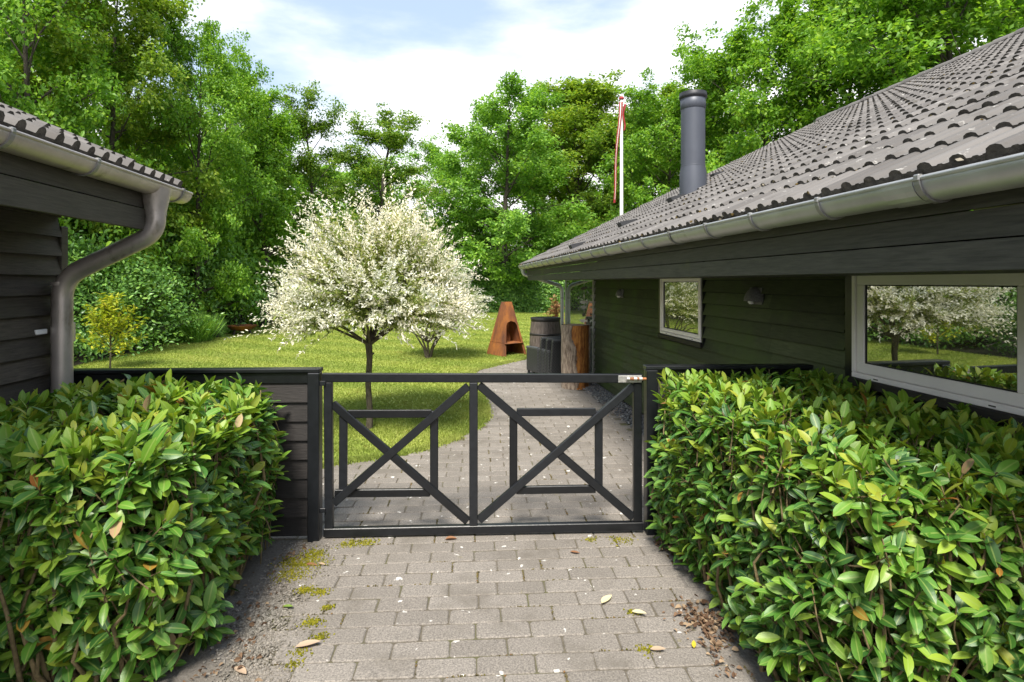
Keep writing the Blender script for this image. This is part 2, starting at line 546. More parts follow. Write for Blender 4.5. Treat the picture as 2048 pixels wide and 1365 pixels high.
M['laurel_young'] = leaf_mat('laurel_young_leaf', [(0, (0.130, 0.275, 0.026)), (0.6, (0.220, 0.355, 0.034)), (1, (0.36, 0.40, 0.05))], 0.36, 0.30, (1.3, 1.2, 0.5), 0.45, True)
M['laurel_old'] = leaf_mat('laurel_withered_leaf', [(0, (0.30, 0.105, 0.022)), (0.5, (0.40, 0.25, 0.04)), (0.75, (0.36, 0.20, 0.09)), (1, (0.44, 0.36, 0.22))], 0.6, 0.25, (1.2, 1, 0.6), 0.3, True)
M['willow_white'] = leaf_mat('willow_white_leaf', [(0, (0.682, 0.672, 0.484)), (0.4, (0.880, 0.862, 0.737)), (1, (0.880, 0.880, 0.800))], 0.6, 0.35, (1, 1, 0.92), 0.25)
M['willow_green'] = leaf_mat('willow_green_leaf', [(0, (0.161, 0.252, 0.044)), (0.6, (0.322, 0.372, 0.106)), (1, (0.517, 0.528, 0.275))], 0.55, 0.4, (1.1, 1.1, 0.8), 0.25)
M['litter'] = leaf_mat('leaf_litter', [(0, (0.090, 0.050, 0.030)), (0.6, (0.20, 0.125, 0.078)), (1, (0.36, 0.27, 0.18))], 0.8, 0.1, (1, 1, 1), 0.2)
M['moss'] = leaf_mat('moss', [(0, (0.10, 0.105, 0.010)), (0.6, (0.22, 0.205, 0.016)), (1, (0.34, 0.30, 0.03))], 0.9, 0.15, (1, 1, 1), 0.1)
M['joint_moss'] = leaf_mat('joint_moss', [(0, (0.070, 0.058, 0.032)), (0.5, (0.125, 0.108, 0.055)), (0.8, (0.15, 0.135, 0.04)), (1, (0.20, 0.11, 0.05))], 0.95, 0.05, (1, 1, 1), 0.1)
M['grit'] = leaf_mat('grit', [(0, (0.13, 0.115, 0.098)), (0.6, (0.21, 0.19, 0.165)), (1, (0.30, 0.27, 0.24))], 0.85, 0.0, (1, 1, 1), 0.2)
M['roof_moss'] = leaf_mat('roof_moss', [(0, (0.030, 0.028, 0.018)), (0.55, (0.060, 0.055, 0.035)), (0.85, (0.16, 0.105, 0.025)), (1, (0.30, 0.29, 0.26))], 0.95, 0.0, (1, 1, 1), 0.1)
M['pebble'] = leaf_mat('pebble', [(0, (0.09, 0.092, 0.098)), (0.5, (0.20, 0.20, 0.205)), (0.85, (0.34, 0.335, 0.33)), (1, (0.30, 0.22, 0.16))], 0.7, 0.0, (1, 1, 1), 0.3)

def bark_mat(name, c0, c1, sc=(6, 6, 1.3), s=6):
    m, N, L, B = mat(name)
    g = noise(N, L, s, 6, 0.7, sc3=sc)
    r = ramp(N, [(0.35, c0), (0.68, c1)])
    L.new(g.outputs['Fac'], r.inputs[0]); L.new(r.outputs[0], B.inputs['Base Color'])
    B.inputs['Roughness'].default_value = 0.9
    bump(N, L, B, g.outputs['Fac'], 0.8, 0.02)
    return m
M['bark'] = bark_mat('tree_bark', (0.030, 0.024, 0.018), (0.105, 0.088, 0.070))
M['bark_willow'] = bark_mat('willow_bark', (0.055, 0.042, 0.030), (0.165, 0.138, 0.105), (3, 3, 1.2), 9)
M['stem'] = bark_mat('laurel_stem', (0.10, 0.072, 0.030), (0.235, 0.180, 0.085), (1, 1, 1), 20)
M['log_bark'] = bark_mat('log_bark', (0.095, 0.062, 0.042), (0.46, 0.37, 0.285), (7, 7, 1.4), 5)
M['log_bare'] = bark_mat('log_bare_wood', (0.17, 0.045, 0.010), (0.62, 0.27, 0.060), (5, 5, 0.9), 7)
M['log_end'] = bark_mat('log_cut_end', (0.30, 0.20, 0.12), (0.46, 0.34, 0.22), (1, 1, 1), 9)

def plain(name, col, rough=0.5, metal=0.0, var=0.15, s=14, bs=0.05, spec=0.5):
    m, N, L, B = mat(name)
    n = noise(N, L, s, 5, 0.6)
    r = ramp(N, [(0.3, tuple(c * (1 - var) for c in col)), (0.7, tuple(min(1, c * (1 + var)) for c in col))])
    L.new(n.outputs['Fac'], r.inputs[0]); L.new(r.outputs[0], B.inputs['Base Color'])
    B.inputs['Roughness'].default_value = rough
    B.inputs['Metallic'].default_value = metal
    B.inputs['Specular IOR Level'].default_value = spec
    if bs: bump(N, L, B, n.outputs['Fac'], bs, 0.006)
    return m
M['white_frame'] = plain('white_window_frame', (0.84, 0.80, 0.78), 0.4, 0, 0.05, 4, 0.02)
M['trim_grey'] = plain('grey_weathered_trim', (0.33, 0.32, 0.30), 0.6, 0, 0.25, 10, 0.1)
M['gasket'] = plain('black_gasket', (0.012, 0.012, 0.012), 0.6)
M['chimney'] = plain('grey_steel_chimney', (0.072, 0.080, 0.100), 0.48, 0.25, 0.07, 5, 0.03)
M['chimney_cap'] = plain('dark_chimney_cap', (0.028, 0.029, 0.034), 0.5, 0.3)
M['dark_plastic'] = plain('dark_roof_step', (0.030, 0.031, 0.034), 0.6)
M['lamp'] = plain('grey_wall_lamp', (0.155, 0.155, 0.150), 0.75, 0, 0.35, 90, 0.2)
M['rattan_leg'] = plain('rattan_leg', (0.020, 0.021, 0.022), 0.5)
M['rattan_rim'] = plain('rattan_rim', (0.062, 0.066, 0.070), 0.35, 0, 0.3, 60, 0.3)
M['pole_white'] = plain('white_pole', (0.80, 0.80, 0.80), 0.35, 0, 0.03)
M['pennant_red'] = plain('red_cloth', (0.32, 0.026, 0.032), 0.7)
M['pennant_white'] = plain('white_cloth', (0.78, 0.76, 0.75), 0.7)
M['hoop'] = plain('dark_hoop', (0.045, 0.040, 0.036), 0.5, 0.3)
M['steel'] = plain('galvanised_steel', (0.50, 0.49, 0.46), 0.42, 0.7, 0.25, 30, 0.1)
M['rust_bolt'] = plain('rusty_bolt', (0.32, 0.13, 0.05), 0.7, 0.2, 0.4, 40, 0.2)
M['fish_white'] = plain('pale_driftwood', (0.62, 0.59, 0.54), 0.7)
M['fish_grey'] = plain('grey_driftwood', (0.15, 0.13, 0.11), 0.75)
M['interior'] = plain('dark_interior', (0.008, 0.008, 0.008), 0.9, 0, 0.1, 3, 0)

def rust_mat():
    m, N, L, B = mat('corten_rust')
    n1 = noise(N, L, 2.4, 6, 0.65, sc3=(1.4, 1.4, 0.5)); n2 = noise(N, L, 26, 5, 0.7)
    r = ramp(N, [(0.30, (0.075, 0.030, 0.020)), (0.48, (0.20, 0.070, 0.022)), (0.66, (0.37, 0.135, 0.026))])
    L.new(n1.outputs['Fac'], r.inputs[0])
    col = mixc(N, L, thresh(N, L, n2.outputs['Fac'], 0.5, 0.8), r.outputs[0], (0.14, 0.05, 0.022))
    L.new(col, B.inputs['Base Color'])
    B.inputs['Roughness'].default_value = 0.8
    bump(N, L, B, n2.outputs['Fac'], 0.2, 0.005)
    return m
M['rust'] = rust_mat()
def barrel_mat():
    m, N, L, B = mat('barrel_stave')
    g = noise(N, L, 8, 6, 0.65, sc3=(5, 5, 0.8))
    r = ramp(N, [(0.35, (0.075, 0.056, 0.046)), (0.65, (0.185, 0.148, 0.125))])
    L.new(g.outputs['Fac'], r.inputs[0]); L.new(r.outputs[0], B.inputs['Base Color'])
    B.inputs['Roughness'].default_value = 0.6
    bump(N, L, B, g.outputs['Fac'], 0.5, 0.01)
    return m
M['barrel'] = barrel_mat()
def rattan_mat():
    m, N, L, B = mat('black_rattan')
    tc = N.new('ShaderNodeTexCoord')
    ck = N.new('ShaderNodeTexChecker'); ck.inputs['Scale'].default_value = 32
    ck.inputs['Color1'].default_value = (0.042, 0.045, 0.048, 1); ck.inputs['Color2'].default_value = (0.014, 0.015, 0.016, 1)
    L.new(tc.outputs['Object'], ck.inputs['Vector'])
    L.new(ck.outputs['Color'], B.inputs['Base Color'])
    B.inputs['Roughness'].default_value = 0.42
    bump(N, L, B, ck.outputs['Fac'], 0.8, 0.008)
    return m
M['rattan'] = rattan_mat()
def pane_mat(name, refl, see):
    """coated glass: strong clear reflection over a dark or see-through pane"""
    m, N, L, B = mat(name)
    gl = N.new('ShaderNodeBsdfGlossy'); gl.inputs['Roughness'].default_value = 0.012
    gl.inputs['Color'].default_value = (0.92, 0.95, 0.92, 1)
    n = noise(N, L, 1.4, 2, 0.5)
    b = N.new('ShaderNodeBump'); b.inputs['Strength'].default_value = 0.03; b.inputs['Distance'].default_value = 0.02
    L.new(n.outputs['Fac'], b.inputs['Height']); L.new(b.outputs[0], gl.inputs['Normal'])
    if see:
        under = N.new('ShaderNodeBsdfTransparent'); under.inputs['Color'].default_value = (0.72, 0.78, 0.74, 1)
        df = N.new('ShaderNodeBsdfDiffuse'); df.inputs['Color'].default_value = (0.42, 0.47, 0.40, 1)
        dm = N.new('ShaderNodeMixShader'); dm.inputs[0].default_value = 0.30    # milky grey-green haze painted in to brighten the dark screen
        L.new(under.outputs[0], dm.inputs[1]); L.new(df.outputs[0], dm.inputs[2])
        us = dm.outputs[0]
    else:
        B.inputs['Base Color'].default_value = (0.012, 0.014, 0.011, 1); B.inputs['Roughness'].default_value = 0.3
        us = B.outputs[0]
    fr = N.new('ShaderNodeLayerWeight'); fr.inputs['Blend'].default_value = refl
    mx = N.new('ShaderNodeMixShader')
    L.new(fr.outputs['Fresnel'], mx.inputs[0]); L.new(us, mx.inputs[1]); L.new(gl.outputs[0], mx.inputs[2])
    L.new(mx.outputs[0], N['Material Output'].inputs['Surface'])
    return m
M['pane'] = pane_mat('window_glass', 0.80, False)
M['screen_glass'] = pane_mat('screen_glass', 0.90, True)
# ------------------------------------------------------------------ setting: ground, lawn, paving, gravel
def sheet(name, poly, z, m, label=None):
    me = bpy.data.meshes.new(name)
    me.from_pydata([(x, y, z) for x, y in poly], [], [tuple(range(len(poly)))])
    me.materials.append(m)
    o = link(name, me)
    o['kind'] = 'structure'
    return o
def inside(px, py, poly):
    px = np.asarray(px); py = np.asarray(py)
    r = np.zeros(px.shape, bool)
    n = len(poly)
    for i in range(n):
        x0, y0 = poly[i]; x1, y1 = poly[(i + 1) % n]
        c = ((y0 > py) != (y1 > py)) & (px < (x1 - x0) * (py - y0) / ((y1 - y0) if y1 != y0 else 1e-9) + x0)
        r ^= c
    return r

WALL = 2.95                                            # house wall plane, house frame
PAVE_R = 2.60                                          # paving edge along the gravel, house frame
tag(sheet('ground', [(-400, -60), (400, -60), (400, 700), (-400, 700)], -0.06, M['soil']), kind='structure')
curve = [ground(px, py) for px, py in ((600, 940), (660, 929), (700, 922), (760, 915), (840, 900), (900, 880), (950, 855), (970, 835),
                                       (968, 810), (955, 780), (936, 750), (950, 741), (1000, 729), (1030, 722), (1056, 716))]
curve = [(p.x, p.y) for p in curve]
lawn_poly = [(-3.6, curve[0][1] + 0.05)] + curve + [(1.2, 16.6), (6, 17.5), (16, 17.5), (16, 39), (-13, 39), (-12.2, 28), (-10.9, 21), (-11.1, 18), (-10.4, 13), (-10.4, 5.6)]
lawn = sheet('lawn', lawn_poly, -0.006, M['lawn'])
w0 = h2w(PAVE_R, -1); w1 = h2w(PAVE_R, 10.9); w2 = h2w(PAVE_R + 3.5, 10.95); w3 = h2w(PAVE_R + 3.5, 16)
pave_poly = [(-1.2, 0.9), (-1.40, 2.8), (-1.58, 4.3), (-3.4, 4.5), (-3.6, curve[0][1])] + curve + [(1.0, 16.3), (w3.x, w3.y), (w2.x, w2.y), (w1.x, w1.y), (h2w(PAVE_R, 5.0).x, h2w(PAVE_R, 5.0).y), (1.35, 4.5), (1.35, 0.9)]
sheet('paving_bed', [(-4.2, 0.3), (4.4, 0.3), (4.4, 17.0), (0.9, 17.0), (-0.6, 9), (-4.2, 6.6)], -0.0075, M['sand'])
sheet('planting_bed', [(-4.4, 0.2), (-1.25, 0.2), (-1.44, 2.8), (-1.62, 4.35), (-4.4, 4.3)], -0.003, M['bed'])
sheet('planting_bed', [(1.16, 0.2), (4.4, 0.2), (4.4, 4.9), (1.12, 4.46)], -0.003, M['bed'])

# pavers: running bond rows, four shared shapes
PW, PD, JT = 0.313, 0.147, 0.005
PROT = math.radians(3.6)
paving = empty('paving', (0, 6, 0)); paving['kind'] = 'structure'
def paver_shape(k):
    r = random.Random(100 + k)
    hx, hy = PW / 2 - JT / 2 - r.uniform(0, 0.003), PD / 2 - JT / 2 - r.uniform(0, 0.003)
    def ring(ix, z, cr):
        pts = []
        for sx, sy in ((1, 1), (-1, 1), (-1, -1), (1, -1)):
            a = (hx - ix, hy - ix)
            pair = [(sx * (a[0] - cr), sy * a[1]), (sx * a[0], sy * (a[1] - cr))]
            if sx * sy > 0: pair.reverse()
            pts += [(x + jx[len(pts) // 2 % 4] * 0, y, z) for x, y in pair]
        return pts
    jx = [r.uniform(-1, 1) for _ in range(4)]
    m = MB()
    V = ring(0, -0.05, 0.012) + ring(0, -0.0055, 0.012) + ring(0.006, 0.0, 0.011)
    V = [(x + r.uniform(-0.002, 0.002), y + r.uniform(-0.002, 0.002), z) for x, y, z in V]
    F = []
    for i in range(2):
        for j in range(8):
            F.append((i * 8 + j, i * 8 + (j + 1) % 8, (i + 1) * 8 + (j + 1) % 8, (i + 1) * 8 + j))
    F.append(tuple(range(16, 24)))
    m.add(V, F)
    return m
paver_mbs = [paver_shape(k) for k in range(5)]
paver_meshes = [m.mesh('paver', M['paver']) for m in paver_mbs]
spots = []
cr, sr = math.cos(PROT), math.sin(PROT)
for j in range(4, 118):
    rowoff = (0.5 * (j % 2) + random.uniform(-0.06, 0.06)) * PW
    for i in range(-16, 22):
        lx, ly = i * PW + rowoff, j * PD
        x, y = lx * cr - ly * sr + 0.15, lx * sr + ly * cr
        spots.append((x, y))
ok = inside([s[0] for s in spots], [s[1] for s in spots], pave_poly)
spots = [s for s, k in zip(spots, ok) if k]
def vis_key(s):
    t = s[1]
    px = CX + FOC * s[0] / max(t, 0.1); py = HY + FOC * CAMH / max(t, 0.1)
    seen = (380 < px < 1530) and py < 1400
    if t > 4.4 and not (640 < px < 1290): seen = False
    return (0 if seen else 1, t)
spots.sort(key=vis_key)
rest = MB()
for n, (x, y) in enumerate(spots):
    k = random.randrange(5)
    tx, ty = random.gauss(0, 0.005), random.gauss(0, 0.008)
    z = random.gauss(0.0, 0.0014)
    rz = PROT + random.gauss(0, 0.008) + (math.pi if random.random() < 0.5 else 0)
    Mx = Matrix.Translation((x, y, z)) @ Matrix.Rotation(rz, 4, 'Z') @ Matrix.Rotation(tx, 4, 'Y') @ Matrix.Rotation(ty, 4, 'X')
    if n < 300:
        o = link('paver', paver_meshes[k], paving)
        o.matrix_basis = Matrix.Translation((0, -6, 0)) @ Mx
    else:
        rest.add([Mx @ Vector(p) for p in paver_mbs[k].v], paver_mbs[k].f)
tag(rest.build('far_pavers', M['paver'], paving, (0, 6, 0)), kind='stuff')

def joint_moss():
    r = np.random.default_rng(71)
    P = []
    for (x, y) in spots[:300]:
        if r.random() < 0.30:
            sx = r.choice([-1, 1]); m = r.integers(8, 34)
            lx = np.full(m, sx * PW / 2) + r.normal(0, 0.004, m); ly = r.uniform(-PD / 2, PD / 2, m)
        elif r.random() < 0.3:
            m = r.integers(8, 30)
            lx = r.uniform(-0.1, 0.1, m) + r.uniform(-0.05, 0.05); ly = np.full(m, PD / 2) + r.normal(0, 0.0035, m)
        else: continue
        P.append(np.stack([x + lx * cr - ly * sr, y + lx * sr + ly * cr, r.uniform(-0.008, 0.001, m)], 1))
    P = np.concatenate(P); n = len(P)
    V, T = scatter(octV, octF, P, rdir(n, r), rdir(n, r), r.uniform(0.003, 0.0075, n))
    tag(link('joint_moss', np_mesh('joint_moss', V, T, M['joint_moss']), paving, (0, -6, 0)), kind='stuff')
PENDING_JOINT = joint_moss
# grass blades
def lawn_grass():
    r = np.random.default_rng(5)
    n = 520000
    t = 5.3 * np.exp(r.random(n) ** 0.85 * math.log(38 / 5.3))
    u = r.uniform(-0.92, 0.40, n)
    x = u * t
    k = inside(x, t, lawn_poly)
    x, t = x[k], t[k]
    m = 26000                                          # longer fringe over the paving edge
    cv = np.array(curve); seg = r.integers(0, len(cv) - 1, m); f = r.random(m)[:, None]
    e = cv[seg] * (1 - f) + cv[seg + 1] * f + r.normal(0, 0.045, (m, 2))
    x = np.concatenate([x, e[:, 0]]); t = np.concatenate([t, e[:, 1]])
    n = len(x)
    hgt = (0.018 + 0.0008 * t) * r.uniform(0.6, 1.25, n)
    hgt[-m:] *= r.uniform(0.8, 1.5, m)
    w = 0.0035 + 0.0009 * t
    az = r.uniform(0, 2 * math.pi, n); lean = r.normal(0, 0.55, (n, 2)) * hgt[:, None]
    dx, dy = np.cos(az) * w, np.sin(az) * w
    z0 = np.full(n, -0.008)
    P0 = np.stack([x - dx, t - dy, z0], 1); P1 = np.stack([x + dx, t + dy, z0], 1)
    P2 = np.stack([x + lean[:, 0], t + lean[:, 1], hgt], 1)
    V = np.stack([P0, P1, P2], 1).reshape(-1, 3)
    T = np.arange(len(V)).reshape(-1, 3)
    o = link('grass', np_mesh('grass', V, T, M['blades']))
    tag(o, 'short mown grass covering the garden lawn', 'grass', kind='stuff')
lawn_grass()

# pebbles
def ico():
    p = (1 + 5 ** 0.5) / 2
    V = np.array([(-1, p, 0), (1, p, 0), (-1, -p, 0), (1, -p, 0), (0, -1, p), (0, 1, p), (0, -1, -p), (0, 1, -p), (p, 0, -1), (p, 0, 1), (-p, 0, -1), (-p, 0, 1)], float)
    V /= np.linalg.norm(V[0])
    F = np.array([(0, 11, 5), (0, 5, 1), (0, 1, 7), (0, 7, 10), (0, 10, 11), (1, 5, 9), (5, 11, 4), (11, 10, 2), (10, 7, 6), (7, 1, 8), (3, 9, 4), (3, 4, 2), (3, 2, 6), (3, 6, 8), (3, 8, 9), (4, 9, 5), (2, 4, 11), (6, 2, 10), (8, 6, 7), (9, 8, 1)])
    return V, F
IV, IF = ico()
octV = np.array([(1, 0, 0), (-1, 0, 0), (0, 1, 0), (0, -1, 0), (0, 0, 1), (0, 0, -1)], float)
octF = np.array([(0, 2, 4), (2, 1, 4), (1, 3, 4), (3, 0, 4), (2, 0, 5), (1, 2, 5), (3, 1, 5), (0, 3, 5)])
PENDING_JOINT()
def pebbles(name, pts, smin, smax, m, r, flat=0.65):
    n = len(pts)
    sc = r.uniform(smin, smax, n)[:, None] * np.stack([r.uniform(0.7, 1.3, n), r.uniform(0.7, 1.3, n), r.uniform(0.45, 0.9, n) * flat / 0.65], 1)
    d = rdir(n, r); d[:, 2] *= 0.25
    V, T = scatter(IV, IF, pts, d, np.tile([0., 0, 1], (n, 1)) + r.normal(0, 0.25, (n, 3)), sc)
    return link(name, np_mesh(name, V, T, m))
r_ = np.random.default_rng(21)
n = 6500
hy_ = r_.uniform(5.0, 10.9, n); hx_ = r_.uniform(PAVE_R - 0.05, WALL + 0.02, n)
loose = r_.random(n) < 0.02
hx_[loose] -= r_.uniform(0, 0.5, loose.sum()) ** 2
pp = np.stack([hx_ * ca - hy_ * sa, hx_ * sa + hy_ * ca, 0.012 + r_.uniform(-0.012, 0.022, n)], 1)
tag(pebbles('gravel', pp, 0.008, 0.017, M['pebble'], r_), 'grey gravel strip along the foot of the dark house wall', 'gravel', kind='stuff')
n = 8500                                               # grit at the foot of the left hedge
gt = r_.uniform(2.2, 4.3, n); gx = -1.60 + (4.3 - gt) * 0.12 - r_.normal(0.03, 0.10, n) + 0.07 + 0.04 * np.sin(gt * 5)
pp = np.stack([gx, gt, r_.uniform(-0.004, 0.004, n)], 1)
tag(pebbles('grit', pp, 0.003, 0.009, M['grit'], r_), 'loose grit at the foot of the hedge with large leaves by the shed', 'grit', kind='stuff')

# moss tufts
def moss(label, patches, seed):
    r = np.random.default_rng(seed)
    P = []
    for (px, py, rx, cnt) in patches:
        g = ground(px, py)
        a = r.normal(0, 1, (cnt, 2)) * (rx, rx * 0.75)
        P.append(np.stack([g.x + a[:, 0], g.y + a[:, 1], r.uniform(-0.002, 0.006, cnt)], 1))
    P = np.concatenate(P); n = len(P)
    d = rdir(n, r)
    V, T = scatter(octV, octF, P, d, rdir(n, r), np.stack([r.uniform(0.003, 0.009, n)] * 2 + [r.uniform(0.002, 0.007, n)], 1))
    o = link('moss', np_mesh('moss', V, T, M['moss']))
    tag(o, label, 'moss', kind='stuff')
moss('yellow green moss cushion beside the foot of the black gate post', [(605, 1125, 0.075, 1500), (630, 1108, 0.04, 500), (585, 1150, 0.06, 700), (610, 1180, 0.03, 200), (640, 1185, 0.03, 150), (655, 1215, 0.02, 80), (625, 1245, 0.03, 160), (640, 1275, 0.025, 120), (600, 1305, 0.03, 100), (700, 1088, 0.05, 250), (735, 1086, 0.04, 160), (590, 1330, 0.03, 60)], 3)
moss('thin moss line between the pavers under the latch end of the gate', [(1240, 1081, 0.05, 160), (1180, 1080, 0.03, 60), (1290, 1300, 0.03, 60), (1265, 1225, 0.02, 40)], 4)

# ------------------------------------------------------------------ gate
GA, GB = Vector((-1.470, 4.38, 0)), Vector((1.044, 4.48, 0))
gdir = (GB - GA).normalized(); gang = math.atan2(gdir.y, gdir.x)
GS = (GB - GA).length / 637.0
def gp(px, py):                                        # photo pixel in the gate plane -> local x, z
    yg = 1078 - (px - 648) * 0.0157 * 0.7
    return (px - 648) * GS, (yg - py) * GS * (1 + 0.0 * px)
gate = tag(empty('garden_gate', GA, gang), 'low black painted wooden gate with two crossed panels across the paved path', 'gate')
def gate_bar(name, p, q, w, d=0.045, y=0.0, parent=None):
    a, b = gp(*p), gp(*q)
    m = MB()
    m.beam((a[0], y, a[1]), (b[0], y, b[1]), d, w, up=(0, 0, 1) if abs(a[0] - b[0]) > abs(a[1] - b[1]) * 0.2 else (1, 0, 0), ch=0.005)
    return m.build(name, M['black_wood'], parent or gate)
gate_bar('top_rail', (645, 760), (1284, 759), 0.068, 0.052, 0.0)
gate_bar('bottom_rail', (648, 1066), (1286, 1057), 0.066, 0.052, 0.0)
gate_bar('stile', (656.5, 769), (658.5, 1058), 0.064, 0.048)
gate_bar('stile', (943.5, 768.5), (943.5, 1053), 0.066, 0.048, -0.004)
gate_bar('stile', (1274, 768), (1274.5, 1048), 0.066, 0.048)
gate_bar('brace', (664, 812), (932, 1047), 0.062, 0.034, 0.006)
gate_bar('brace', (667, 1009), (933, 776), 0.062, 0.038, 0.000)
gate_bar('brace', (954, 774), (1266, 1041), 0.062, 0.034, 0.006)
gate_bar('brace', (954, 1044), (1267, 774), 0.062, 0.038, 0.000)
for (p, q) in (((694, 833), (860, 832)), ((668, 991), (857, 990)), ((1030, 829), (1190, 828)), ((1029, 986), (1190, 984))):
    gate_bar('inner_rail', p, q, 0.062, 0.030, 0.016)
for (p, q) in (((685, 830), (684, 990)), ((864.5, 827), (864.5, 986)), ((1023.5, 827), (1023.5, 984)), ((1196.5, 826), (1196.5, 983))):
    gate_bar('inner_stile', p, q, 0.063, 0.030, 0.020)
# latch: worn white plate, rusty barrel bolt
lx, lz = gp(1260, 759)
lp = MB().box((lx - 0.105, -0.034, lz - 0.030), (lx + 0.085, -0.027, lz + 0.026), 0.004).build('latch_plate', M['steel'], gate)
MB().tube([(lx - 0.04, -0.046, lz + 0.002), (lx + 0.115, -0.046, lz + 0.002)], 0.011, 10).build('bolt', M['rust_bolt'], lp)
for dx in (-0.03, 0.028, 0.07):
    MB().tube([(lx + dx - 0.012, -0.046, lz + 0.002), (lx + dx + 0.012, -0.046, lz + 0.002)], 0.017, 10).build('bolt_guide', M['steel'], lp)
for px, py in ((690, 770), (657, 1020)):
    hx, hz = gp(px, py)
    MB().box((-0.06, -0.040, hz - 0.018), (0.02 if py > 800 else 0.02, -0.0265, hz + 0.018), 0.003).build('hinge', M['black_wood'], gate)

# ------------------------------------------------------------------ fence panels beside the gate
def fence_panel(x0, x1, label, capz, nb, post_at):
    root = tag(empty('fence_panel', GA + gdir * (x0 + x1) / 2, gang), label, 'fence')
    L = (x1 - x0) / 2
    MB().box((-L, -0.050, capz - 0.030), (L, 0.060, capz), 0.005).build('cap_board', M['black_wood'], root)
    MB().box((-L, -0.030, capz - 0.115), (L, -0.006, capz - 0.032), 0.004).build('trim_board', M['black_wood'], root)
    z1 = capz - 0.10
    e = (z1 - 0.045) / nb
    for i in range(nb):
        zt = z1 - i * e
        zb = zt - e - 0.012
        pf = [(-0.012, zt), (0.000, zt), (-0.012, zb), (-0.032 - random.uniform(0, 0.005), zb)]
        m = MB(); m.prism(pf[::-1], -L + 0.01, L - 0.01, axis=0)
        # local x along fence: prism axis 0 gives (d, u, w)
        m.build('board', M['fence_wood'], root)
    MB().box((-L + 0.02, 0.012, 0.03), (L - 0.02, 0.022, capz - 0.032), 0.002).build('backing', M['fence_wood'], root)
    for px in post_at:
        MB().box((px - 0.045, -0.058, -0.05), (px + 0.045, 0.040, capz - 0.0315), 0.006).build('post', M['black_wood'], root)
    return root
xl = (133 - 648) * GS
fence_panel(xl - 0.55, -0.022, 'dark lapped board fence between the brown downpipe and the gate', 1.33, 8, [(-0.022 - (xl - 0.55)) / 2 - 0.045])
lenr = 1.45
fence_panel(2.516 + 0.018, 2.516 + 0.018 + lenr, 'dark board fence between the gate latch and the house wall, behind the hedge', 1.335, 8, [-lenr / 2 + 0.047])

# ------------------------------------------------------------------ tile, gutter and board builders shared by house and shed
TW, TG = 0.28, 0.381                                   # tile width and course gauge
PITCH = math.atan2(6.29 - 2.43, 9.86 - 1.83)
def tile_profile(rh=0.024, ridge=0.003):
    pts = []
    for s in (0, 1):                                   # two rolls per tile
        b = s * TW / 2
        for k in range(6):
            a = math.pi * k / 5
            pts.append((b + 0.046 - 0.034 * math.cos(a), rh * math.sin(a) ** 0.9 if 0 < k < 5 else 0.0))
        pts += [(b + 0.098, -ridge / 2), (b + 0.105, ridge), (b + 0.122, ridge), (b + 0.128, -ridge / 2)]
    pts = [(0.0, 0.0)] + pts + [(TW + 0.004, 0.0)]
    return pts
def tile_mb(rh=0.024, ridge=0.003):
    """tile in its own frame: x along the eave, y up the slope, z off the roof"""
    pr = tile_profile(rh, ridge)
    n = len(pr); Lt = TG + 0.05; th = 0.020
    m = MB()
    V = [(x, 0, z + 0.022) for x, z in pr] + [(x, Lt, z) for x, z in pr] + [(x, 0.002, z * 0.85 + 0.022 - th) for x, z in pr]
    m.add(V, [(i, i + 1, n + i + 1, n + i) for i in range(n - 1)], False, 0)
    m.add(V, [(2 * n + i, 2 * n + i + 1, i + 1, i) for i in range(n - 1)], False, 1)
    V2 = [(x, 0.002, z * 0.85 + 0.022 - th) for x, z in pr] + [(x, 0.004, -0.006) for x, z in pr]
    m.add(V2, [(n + i, n + i + 1, i + 1, i) for i in range(n - 1)], False, 1)
    return m
TILE = tile_mb()
for i_ in range(len(TILE.f)):
    TILE.sm[i_] = TILE.mi[i_] == 0
TILE_ME = TILE.mesh('roof_tile', [M['tile'], M['tile_nose']])
STILE = tile_mb(0.046, 0.0)
for i_ in range(len(STILE.f)):
    STILE.sm[i_] = STILE.mi[i_] == 0
STILE_ME = STILE.mesh('roof_tile', [M['tile'], M['tile_nose']])

def gutter(parent, off, x, z, y0, y1, side, r, m, brackets, bm):
    """half-round gutter; side +1: open towards +x roof (house), -1 mirrored (shed)"""
    prof = []
    for k in range(13):
        a = math.pi + math.pi * k / 12
        prof.append((r * math.cos(a), r * math.sin(a)))
    inner = [(px * 0.94, pz * 0.94) for px, pz in prof][::-1]
    poly = [(x + side * (r + px), z + pz) for px, pz in prof + inner]
    if side < 0: poly = poly[::-1]
    mb = MB(); mb.prism(poly[::-1], y0, y1, axis=1, smooth=False)
    for i_ in range(len(poly)): mb.sm[i_] = True
    g = mb.build('gutter', m, parent, off)
    MB().tube([(x + 0.004 * side, y0 + 0.001, z), (x + 0.004 * side, y1 - 0.001, z)], 0.011, 8).build('rolled_lip', m, g, off)
    cap = [(x + side * (r + px), z + pz) for px, pz in prof]
    for yy in (y0 + 0.001, y1 - 0.006):
        MB().prism(cap if side > 0 else cap[::-1], yy, yy + 0.005, axis=1).build('end_cap', m, g, off)
    for y in brackets:
        mb = MB()
        R2 = r + 0.009
        outer = [(x + side * (r + R2 * math.cos(math.pi + math.pi * k / 12)), z + R2 * math.sin(math.pi + math.pi * k / 12)) for k in range(13)]
        inn = [(x + side * (r + (r + 0.0005) * math.cos(math.pi + math.pi * k / 12)), z + (r + 0.0005) * math.sin(math.pi + math.pi * k / 12)) for k in range(13)][::-1]
        mb.prism(outer + inn, y - 0.013, y + 0.013, axis=1)
        mb.box((x - 0.012, y - 0.015, z - 0.012), (x + 0.012, y + 0.015, z + 0.016), 0.005)
        mb.build('bracket', bm, g, off)
    return g
